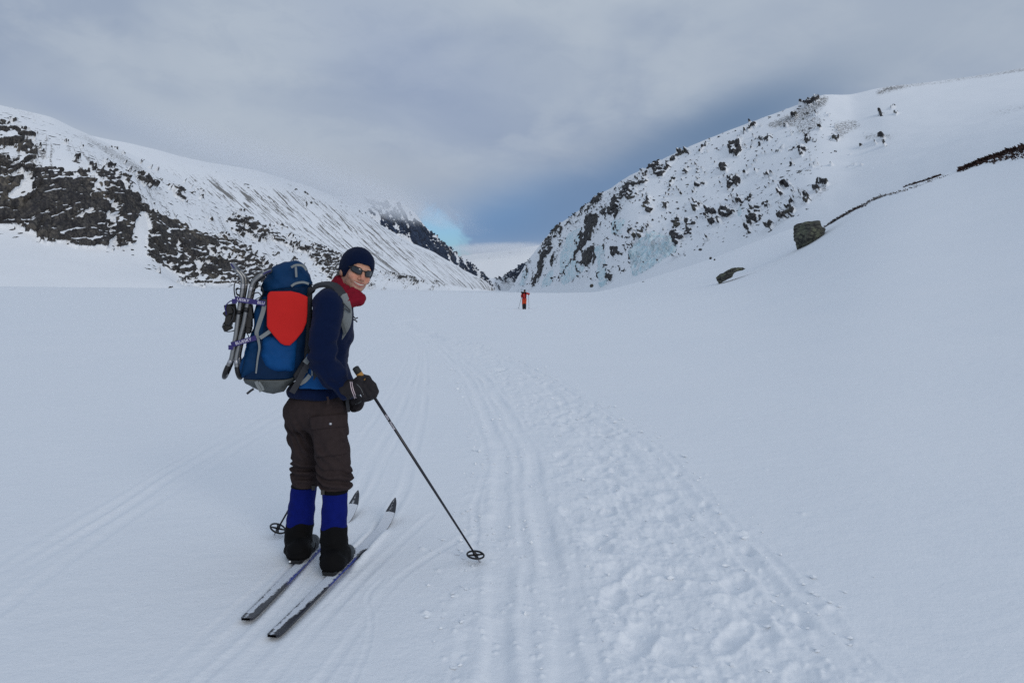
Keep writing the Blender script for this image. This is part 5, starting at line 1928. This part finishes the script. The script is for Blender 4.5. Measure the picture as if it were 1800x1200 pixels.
# shoulder strap on the near side
sp = catmull([U(546, 516, 4.08), U(551, 506, 4.06), U(562, 501, 4.06), U(577, 500, 4.05), U(591, 506, 4.035), U(601, 520, 4.02)], 6)
up = np.array([U(575, 545, 4.2)])
ribbon('shoulder_strap', sp, sp - U(577, 560, 4.12), .062, .008, M_dstrap, pack)
sp2 = catmull([U(600, 518, 4.02), U(606, 535, 4.025), U(609, 552, 4.035), U(607, 570, 4.05), U(600, 586, 4.065), U(592, 600, 4.08)], 6)
ss = ribbon('shoulder_strap', sp2, np.array([.25, -.9, .2]), np.interp(np.linspace(0, 1, len(sp2)), [0, .3, .6, 1], [.060, .062, .058, .035]), .007, M_strap, pack)
ribbon('webbing', [U(602, 531, 4.005), U(611, 541, 4.005), U(616, 546, 4.02)], np.array([.2, -.95, .1]), .006, .002, M_dstrap, ss)
ribbon('webbing', [U(600, 541, 4.0), U(608, 544, 4.005), U(616, 549, 4.02)], np.array([.2, -.95, .1]), .005, .002, M_dstrap, ss)
ribbon('webbing', [U(597, 559, 4.0), U(602, 570, 4.01), U(607, 586, 4.035)], np.array([.2, -.95, .1]), .016, .002, M_pgrey, ss)
ribbon('load_lifter', [pq(541, 500, -.08), U(556, 502, 4.05), U(566, 500, 4.04)], Z3, .016, .002, M_dstrap, pack)
ribbon('sternum_strap', [U(621, 556, 4.13), U(625, 560, 4.12), U(629, 558, 4.12)], -view, .007, .0015, M_dstrap, pack)
ribbon('sternum_strap', [U(621, 561, 4.13), U(625, 563, 4.12), U(628, 566, 4.12)], -view, .007, .0015, M_dstrap, pack)

# red pad tucked under the side strap
RED = poly2([(470.5, 520), (473, 514), (477, 512), (512, 511.5), (527, 515), (541, 521.5), (540.5, 550), (539, 566), (533, 581), (521, 596), (510, 606), (501, 605.5), (494, 602), (483, 590), (472.5, 577), (470, 572)])
def red_sdf(P):
    w_ = .014 * np.sin(to2(P)[:, 0] * 12 + 1) + .010 * n3d(P * np.array([9, 9, 13]), 31)
    return slab(P - B_l * w_[:, None], RED, .034, .050, .006)


lo, hi = bounds(pq(468, 610, .0), pq(545, 510, .08), pad=.04)
rd = sdf_obj('sit_pad', red_sdf, lo, hi, .0042, M_red)
tag(rd, 'bright red fabric pad tucked against the side of the blue backpack', 'sit pad')

# ------------------------------------------------------------------ snowshoes strapped to the pack
def snowshoe(prof, label, half, lc, bind):
    root = empty('snowshoe', pq(prof[-1][0], prof[-1][1], lc))
    tag(root, label, 'snowshoe', 'snowshoes strapped to the pack')
    C2 = catmull([pq(a, b, 0.0) for a, b in prof], 6)
    n = len(C2)
    s = np.linspace(0, 1, n)
    wd = half * np.clip(np.minimum(np.sqrt(np.clip(s / .10, 0, 1)), np.sqrt(np.clip((1 - s) / .05, 0, 1)) * .55 + .45), 0.12, 1)
    near = C2 + B_l * (lc + wd)[:, None]; far = C2 + B_l * (lc - wd)[:, None]
    loop = np.vstack([near, far[::-1]])
    fr_ = poly_obj('frame', [tube_geo(loop, .0116, 10, True)], M_alu, root)
    i0, i1 = int(n * .86), n - 1
    for sg, q in ((1, near), (-1, far)):
        tube('rubber_end', np.vstack([q[i0 + 2:i1 + 1], q[i1:i1 + 1] + (q[i1] - q[i1 - 1])]), .0128, M_black, fr_, 10)
        tube('collar', q[int(n * .80):int(n * .87)], .0122, M_silver, fr_, 10)
        tube('collar', q[int(n * .30):int(n * .36)], .0118, M_silver, fr_, 10)
        tube('band', q[int(n * .50):int(n * .54)], .0140, M_black, fr_, 10)
    a, b = int(n * .14), int(n * .80)
    Vd = np.vstack([near[a:b], far[a:b]]); m = b - a
    off = np.cross(B_l, [0, 0, 1.0]) * .002
    Vd = np.vstack([Vd, Vd + off])
    Qd = []
    for k in range(m - 1):
        Qd += [(k, k + 1, m + k + 1, m + k), (2 * m + k, 3 * m + k, 3 * m + k + 1, 2 * m + k + 1)]
    poly_obj('deck', [(Vd, Qd)], M_black, root, smooth=False)
    ribbon('tip_plate', [C2[1] + B_l * (lc + half * .55), C2[5] + B_l * (lc + half * .80), C2[9] + B_l * (lc + half * .95)], np.cross(B_l, C2[6] - C2[2]), .030, .003, M_purple, root)
    # binding: a block, a heel cup and loops of strap
    geos = []
    for (bx, by, hx, hy, hl, ang) in bind['blocks']:
        c_, s_ = math.cos(math.radians(ang)), math.sin(math.radians(ang))
        A = np.stack([B_p * c_ + Z3 * s_, -B_p * s_ + Z3 * c_, B_l])
        geos.append(box_geo(pq(bx, by, lc + .02), A, (hx, hy, hl)))
    bn_ = poly_obj('binding', geos, M_black, root, smooth=False)
    mod = bn_.modifiers.new('edge', 'BEVEL'); mod.width = .005; mod.segments = 2
    for pts, wv_, mm in bind['loops']:
        p = catmull([pq(x_, y_, lc + l_) for x_, y_, l_ in pts], 5)
        T = np.gradient(p, axis=0)
        ribbon('binding_strap', p, np.cross(B_l, T), wv_, .0022, mm, bn_)
    return root


sh1 = snowshoe([(407, 465), (413, 472), (420, 479), (426, 487), (427.5, 497), (426.5, 510), (424.5, 522), (421, 545), (418, 566), (415, 589), (411, 610), (407.5, 629), (404, 637), (399, 648), (393.5, 662)],
               'outer snowshoe on the pack, its tip turned up to the left', .085, -.06,
               {'blocks': [(404, 543, .020, .026, .06, 12), (403, 562, .017, .030, .055, -10), (400, 575, .020, .018, .05, 25), (410, 550, .018, .05, .04, 8), (399, 551, .012, .014, .06, 40)],
                'loops': [([(424, 500, .05), (414, 497, .09), (411.5, 507, .10), (413, 520, .09), (416, 526, .06)], .020, M_dstrap),
                          ([(423, 508, .05), (416, 508, .08), (416, 516, .09), (421, 519, .05)], .022, M_black),
                          ([(412, 529, .06), (404, 530, .09), (397, 538, .09), (398, 552, .08)], .024, M_purple),
                          ([(399, 560, .06), (392, 572, .08), (397, 582, .09), (408, 582, .08), (414, 579, .05)], .016, M_dstrap),
                          ([(404, 536, .07), (412, 545, .09), (409, 560, .09), (402, 570, .08)], .018, M_dstrap)]})
sh2 = snowshoe([(475, 476), (464, 481), (455, 487), (447, 494.5), (443, 503), (440.5, 513), (438.5, 523), (434, 540), (429.5, 566), (424, 588), (419.5, 610), (416, 628), (416.5, 638), (418, 650), (420.5, 663)],
               'inner snowshoe between the outer one and the blue pack', .085, -.06,
               {'blocks': [(440, 548, .014, .040, .05, 5), (438, 566, .016, .03, .05, 0), (437, 580, .014, .016, .05, -15)],
                'loops': [([(444, 512, .05), (455, 503, .08), (462, 508, .09), (461, 519, .08), (450, 526, .06)], .022, M_black),
                          ([(442, 520, .06), (452, 514, .08), (459, 520, .09), (455, 530, .08), (445, 533, .06)], .020, M_dstrap),
                          ([(446, 496, .04), (456, 494, .06), (466, 487, .07)], .016, M_dstrap),
                          ([(434, 585, .05), (437, 592, .07), (436, 600, .06)], .008, M_black)]})
for (a, b, wdt, txt, xs_) in (((413.5, 525.5), (466, 533.5), .026, (('UESKY', .26), ('BLU', .86)), 0), ((407, 606), (450, 593.5), .026, (('BLUESKY', .48),), 1)):
    pa = pq(*a, .048); pb = pq(*b, .048)
    loop = [pa - B_l * .12, pa - B_l * .05 + (pa - pb) * .03, pa, pa + (pb - pa) * .33, pa + (pb - pa) * .66, pb, pb - B_l * .04]
    mid_n = np.array([-(pb - pa) / np.linalg.norm(pb - pa), -(pb - pa) / np.linalg.norm(pb - pa) + B_l, B_l, B_l, B_l, B_l, (pb - pa) / np.linalg.norm(pb - pa)])
    st = ribbon('strap', np.array(loop), mid_n, wdt, .0018, M_purple, sh1)
    for tx, f_ in txt:
        text_on('lettering', tx, pa + (pb - pa) * f_ + B_l * .0026, pb - pa, B_l, .021, M_white, st)
    poly_obj('strap_button', [box_geo(pa + (pa - pb) * .03 - Z3 * .012, np.stack([B_p, B_l, Z3]), (.012, .006, .012))], M_purple, st, smooth=False)


# ------------------------------------------------------------------ the skier ahead and the one far off
M_rjack = material('red_jacket', (.42, .030, .030), rough=.8, var=(6, .25))
M_rtrou = material('orange_trousers', (.46, .050, .012), rough=.8, var=(6, .25))
M_dark = material('dark_cloth', (.014, .014, .016), rough=.8, var=(6, .3))

g0 = G(921.5, 543.5); g0[2] = 0.01
Yk = g0[1]


def R2(px, py, dy=0.0):
    return U(px, py, Yk + dy)


def small_body(P):
    d = ell(P, R2(922.3, 511.4), np.eye(3), (.080, .095, .115))
    d = smin(d, cap(P, R2(922, 513), R2(922, 515.5), .055, .06), .03)
    d = smin(d, ell(P, R2(921.8, 519), np.eye(3), (.17, .11, .24)), .05)
    for sx_ in (-1, 1):
        d = smin(d, chain(P, [R2(921.5 + sx_ * 1.6, 526), R2(921.3 + sx_ * 1.8, 534), R2(921.5 + sx_ * 1.7, 541.5)], [.085, .065, .05]), .03)
    d = smin(d, chain(P, [R2(918.6, 515.6), R2(917.2, 519), R2(917.0, 521.5, .15)], [.06, .05, .04]), .03)
    d = smin(d, chain(P, [R2(925.2, 515.6), R2(929.5, 516.5), R2(929.0, 517.6, .2)], [.06, .05, .04]), .03)
    return d


lo, hi = bounds(R2(912, 507), R2(933, 544), pad=.25)
p2 = sdf_obj('person', small_body, lo, hi, .03, material('small_skin', (.42, .22, .15)))
tag(p2, 'distant skier seen from behind in red jacket and orange trousers', 'person')
sdf_obj('jacket', lambda P: smin(smin(ell(P, R2(921.7, 519.2), np.eye(3), (.20, .15, .27)), chain(P, [R2(918.8, 515.6), R2(916.9, 519.5), R2(917.0, 522, .15)], [.085, .078, .06]), .04),
                                 smin(chain(P, [R2(925, 515.4), R2(929.9, 516.4), R2(929.0, 517.8, .2)], [.088, .078, .06]), cap(P, R2(921.6, 520), R2(921.6, 524.5), .17, .18), .04), .04), lo, hi, .025, M_rjack, p2)
sdf_obj('trousers', lambda P: smin(smin(chain(P, [R2(920.0, 525.5), R2(919.6, 534.5)], [.125, .10]), chain(P, [R2(923.2, 525.5), R2(923.2, 534.5)], [.125, .10]), .03), ell(P, R2(921.6, 525), np.eye(3), (.19, .14, .14)), .04), lo, hi, .025, M_rtrou, p2)
for x0 in (919.9, 923.1):
    sdf_obj('gaiter', lambda P: chain(P, [R2(x0, 533.8), R2(x0, 541), R2(x0, 542.6, .12)], [.105, .09, .07]), lo, hi, .025, M_dark, p2)
sdf_obj('hat', lambda P: ell(P, R2(922.3, 510.6), np.eye(3), (.095, .11, .10)), lo, hi, .02, M_dark, p2)
pk2 = empty('backpack', R2(921.5, 524, -.2))
tag(pk2, 'small dark pack with a red middle on the distant red skier\'s back', 'backpack')
sdf_obj('pack_body', lambda P: smin(rbox(P, R2(921.7, 519, -.22), np.eye(3), (.17, .12, .24), .06), rbox(P, R2(920.5, 514, -.2), np.eye(3), (.24, .09, .06), .04), .03), lo, hi, .025, M_dark, pk2)
sdf_obj('pack_pocket', lambda P: rbox(P, R2(920.6, 518.5, -.34), np.eye(3), (.085, .05, .16), .03), lo, hi, .02, M_rjack, pk2)
for (a, b, lb) in ((R2(917.0, 521, .1), G(911.5, 542.5), 'thin pole in the left hand of the distant red skier'), (R2(929.1, 517.4, .15), G(929.8, 542.2), 'thin pole in the right hand of the distant red skier')):
    o = empty('ski_pole', b); tag(o, lb, 'ski pole', 'poles of the distant red skier')
    tube('shaft', [a + (a - b) * .08, b], [.016, .013], M_shaft, o, 6)
    tube('basket', [b + Z3 * .05, b + Z3 * .07], [.06, .05], M_black, o, 8)
for sx_, lb in ((-1, 'left ski under the distant red skier'), (1, 'right ski under the distant red skier')):
    c = g0 + np.array([sx_ * .09, 0, .02])
    prof = [(-.85, .0), (-.8, .0), (0, .0), (.75, .0), (.95, .04), (1.05, .12)]
    o = ribbon('ski', np.array([c + np.array([0, y_, z_]) for y_, z_ in prof]), np.array([0, -.1, 1.0]), .055, .007, M_shaft)
    tag(o, lb, 'ski', 'skis of the distant red skier')

g3 = G(1062.2, 518.6); g3[2] = 0.0
Y3 = g3[1]
s3 = 1.75


def tiny(P):
    q = (P - g3) / s3
    d = ell(q, (0, 0, .93), np.eye(3), (.05, .06, .07))
    d = smin(d, ell(q, (0, 0, .70), np.eye(3), (.15, .10, .20)), .03)
    d = smin(d, cap(q, (0.02, 0, .52), (-.03, 0, .03), .095, .05), .03)
    d = smin(d, cap(q, (0.0, 0, .52), (.05, .1, .03), .09, .05), .03)
    d = smin(d, cap(q, (-.08, 0, .78), (-.34, 0, .74), .05, .035), .03)
    return d * s3


p3 = sdf_obj('person', tiny, *bounds(g3, g3 + np.array([0, 0, 1.8]), pad=.6), .08, M_dark)
tag(p3, 'tiny dark skier far across the lake below the ice pillar', 'person')


# ------------------------------------------------------------------ boulders and stones
def rock_material(name, dark, mid, lichen, scale):
    mt = bpy.data.materials.new(name); mt.use_nodes = True
    t = NT(mt.node_tree); t.n.clear()
    bs = t.add('ShaderNodeBsdfPrincipled'); t.add('ShaderNodeOutputMaterial', {0: bs.outputs[0]})
    co = t.add('ShaderNodeTexCoord').outputs['Object']
    mpv = t.add('ShaderNodeMapping', {0: co})
    mpv.inputs['Scale'].default_value = (1, 1, 2.6); mpv.inputs['Rotation'].default_value = (.0, .25, 0)
    a = t.noise(mpv, scale, 6, .65, .8); b_ = t.noise(co, scale * 5, 4, .65); c_ = t.noise(co, scale * .5, 3, .5)
    col = t.mix(t.ramp(a, .36, .60), dark, mid)
    col = t.mix(t.m('MULTIPLY', t.ramp(c_, .42, .60), t.ramp(a, .40, .60)), col, lichen)
    col = t.mix(t.m('MULTIPLY', t.ramp(b_, .55, .70), .6), col, dark)
    t.put(bs.inputs['Base Color'], col)
    bs.inputs['Roughness'].default_value = .9
    bs.inputs['Specular IOR Level'].default_value = .15
    b = t.add('ShaderNodeBump', {'Height': t.m('ADD', a, t.m('MULTIPLY', b_, .4))})
    b.inputs['Distance'].default_value = .25 / scale
    t.l.new(b.outputs[0], bs.inputs['Normal'])
    return mt


M_boulder = rock_material('lichen_rock', (.028, .027, .028), (.105, .105, .09), (.145, .155, .105), 1.6)
M_stone = rock_material('dark_rock', (.02, .02, .022), (.07, .068, .062), (.10, .10, .075), 2.2)


def make_rock(name, outline, Y, depth, h, mat, seed, strat=1.0, cut=None):
    """outline in the photograph, given real depth; faceted with noise-bent planes and layered grain."""
    cen = U(np.mean([p[0] for p in outline]), np.mean([p[1] for p in outline]), Y)
    n_ = cen - CAM; n_ = n_ / np.linalg.norm(n_)
    rx = np.cross(n_, Z3); rx /= np.linalg.norm(rx); ux = np.cross(rx, n_)
    pts = np.array([U(a, b, Y) for a, b in outline])
    poly = np.stack([(pts - cen) @ rx, (pts - cen) @ ux], -1)
    size = np.abs(poly).max()
    rs = np.random.default_rng(seed)
    pl = []
    for k in range(7):
        a = rs.uniform(0, 6.283)
        v = -n_ * rs.uniform(.5, 1.0) + rx * math.cos(a) * .8 + ux * math.sin(a) * .8
        v /= np.linalg.norm(v); pl.append((v, depth * rs.uniform(.62, .95)))

    def f(P):
        q = np.stack([(P - cen) @ rx, (P - cen) @ ux], -1)
        l = (P - cen) @ n_
        d2 = sd_poly(q, poly)
        d = smax(d2, np.abs(l) - depth, .25 * size)
        for v, dd in pl:
            d = smax(d, (P - cen) @ v - dd, .04 * size)
        s_ = P / size
        lay = np.abs(((q[:, 1] - .25 * q[:, 0]) / size * 4.5 + 1.2 * n3d(s_ * 1.5, seed)) % 1 - .5)
        return d + size * (.050 * n3d(s_ * 3.2, seed + 1) + .028 * n3d(s_ * 8, seed + 2) + .012 * n3d(s_ * 20, seed + 3)) + size * strat * .05 * (lay - .25)
    R_ = max(size, depth) * 1.35
    return sdf_obj(name, f, cen - R_, cen + R_, h, mat)


o = make_rock('boulder', [(1396, 400), (1400, 395), (1412, 391), (1432, 388), (1440, 389), (1442, 397), (1450, 403), (1448, 410), (1447, 424), (1440, 430), (1418, 441), (1406, 446), (1402, 438), (1396, 420)],
              66.0, 1.5, .055, M_boulder, 5)
tag(o, 'big grey green lichen covered boulder on the snow bank', 'boulder')
o = make_rock('boulder', [(1258, 489), (1264, 483), (1272, 480), (1280, 475), (1288, 472), (1300, 471), (1311, 472), (1296, 476), (1289, 480), (1287, 486), (1272, 494), (1264, 500)], 66.0, .9, .035, M_boulder, 9)
tag(o, 'low flat slab of rock half buried in the snow below the big boulder', 'boulder')
SMALL = [(1131, 497.5, 3.2, 150), (1154.5, 494, 2.0, 150), (1040, 502.5, 3.6, 420), (1249, 454, 2.6, 110), (1256, 456.5, 1.8, 110), (1243, 699.5, 3.0, 10.9)]
LB = ['dark stone on the snow apron straight above the far skier\'s right', 'smaller stone right of the dark stone on the snow apron', 'dark stone at the cliff foot left of the ice pillar',
      'left speck of the two stones above the flat slab', 'right speck of the two stones above the flat slab', 'tiny dark stone alone on the open snow right of the trail']
for (px, py, sz, Y), lb in zip(SMALL, LB):
    s_ = sz
    o = make_rock('stone', [(px - s_, py), (px - s_ * .5, py - s_ * .9), (px + s_ * .6, py - s_), (px + s_, py - s_ * .1), (px + s_ * .5, py + s_ * .7), (px - s_ * .6, py + s_ * .8)], Y if Y > 20 else G(px, py)[1], s_ / F * Y * .8, s_ / F * Y / 7, M_stone, int(px))
    tag(o, lb, 'stone', 'stones scattered on the snow')

# ------------------------------------------------------------------ heath showing along the crest of the bank
M_heath = material('heath', (.050, .028, .024), rough=.95, var=(1.2, .5), bump=(3, .05))
M_heathg = material('heath_grey', (.20, .19, .185), rough=.95, var=(1.2, .4))


def heath_patch(line, half, count, size, mat, label):
    """small woody sprigs standing out of the snow: short bent blades along a line on the bank."""
    L = catmull(line, 8)
    vs = []; fs = []
    for _ in range(count):
        k = rng.uniform(0, len(L) - 1.001); i = int(k); fr2 = k - i
        px, py, hw_ = L[i] * (1 - fr2) + L[i + 1] * fr2
        off = rng.normal(0, .5)
        px += rng.normal(0, 2.0); py += np.clip(off, -1, 1) * hw_ * half
        d = ray(px, py)
        lo_, hi_ = 25.0, 78.0
        Ys = np.linspace(lo_, hi_, 90)
        X = CAM + d * (Ys / d[1])[:, None]
        below = X[:, 2] - bank(X[:, 0], X[:, 1])
        j = np.nonzero(below < 0)[0]
        c = X[j[0]] if len(j) else X[np.argmin(below)]
        if not len(j):
            c = c.copy(); c[2] = bank(c[0:1], c[1:2])[0]
        c = c - Z3 * .04
        sz = size * rng.uniform(.5, 1.4)
        for b in range(3):
            th = rng.uniform(0, 6.28); ln = sz * rng.uniform(.6, 1.2)
            dirn = np.array([math.cos(th) * .9, math.sin(th) * .5, rng.uniform(.25, .9)]) * ln
            wv_ = np.cross(dirn, [rng.normal(), rng.normal(), rng.normal()]); wv_ /= np.linalg.norm(wv_) + 1e-9
            wv_ *= ln * .16
            o_ = len(vs)
            mid = c + dirn * .6 + Z3 * .1 * ln
            vs += [tuple(c - wv_ * .6), tuple(c + wv_ * .6), tuple(mid + wv_), tuple(mid - wv_), tuple(c + dirn)]
            fs += [(o_, o_ + 1, o_ + 2, o_ + 3), (o_ + 3, o_ + 2, o_ + 4)]
    me = bpy.data.meshes.new('heath'); me.from_pydata(vs, [], fs); me.materials.append(mat)
    o = bpy.data.objects.new('heath', me); COL.objects.link(o)
    return tag(o, label, kind='stuff')


heath_patch([(1690, 302, 2), (1705, 294, 4), (1722, 286, 7), (1740, 279, 8), (1760, 273, 8), (1785, 266, 8), (1815, 258, 9), (1860, 246, 10)], 1.0, 2300, .34, M_heath, 'dark brown heath breaking through the snow on the crest of the bank')
heath_patch([(1458, 386, .6), (1470, 382, 2.0), (1485, 376, 3.0), (1500, 368, 1.5), (1520, 360, 1.5), (1545, 347, 2.0), (1575, 340, 2.2), (1610, 330, 2.2), (1640, 318, 1.5), (1672, 309, .8)], 1.0, 800, .20, M_heathg, 'thin grey line of heath along the crest of the bank')
heath_patch([(1452, 388, .5), (1470, 383, 1.6), (1484, 377, 2.4), (1500, 369, .8), (1520, 362, .8)], 1.0, 330, .18, M_heath, 'dark strip of heath just above the big boulder')
heath_patch([(1592, 322, 1.0), (1612, 314, 1.6), (1635, 307, 1.4), (1655, 302, .6)], 1.0, 420, .18, M_heath, 'short dark heath edge above the grey line')
heath_patch([(1745, 288, 2), (1775, 280, 3), (1800, 276, 6), (1840, 270, 7)], 1.0, 420, .26, M_heath, 'sparse brown heath below the main patch')
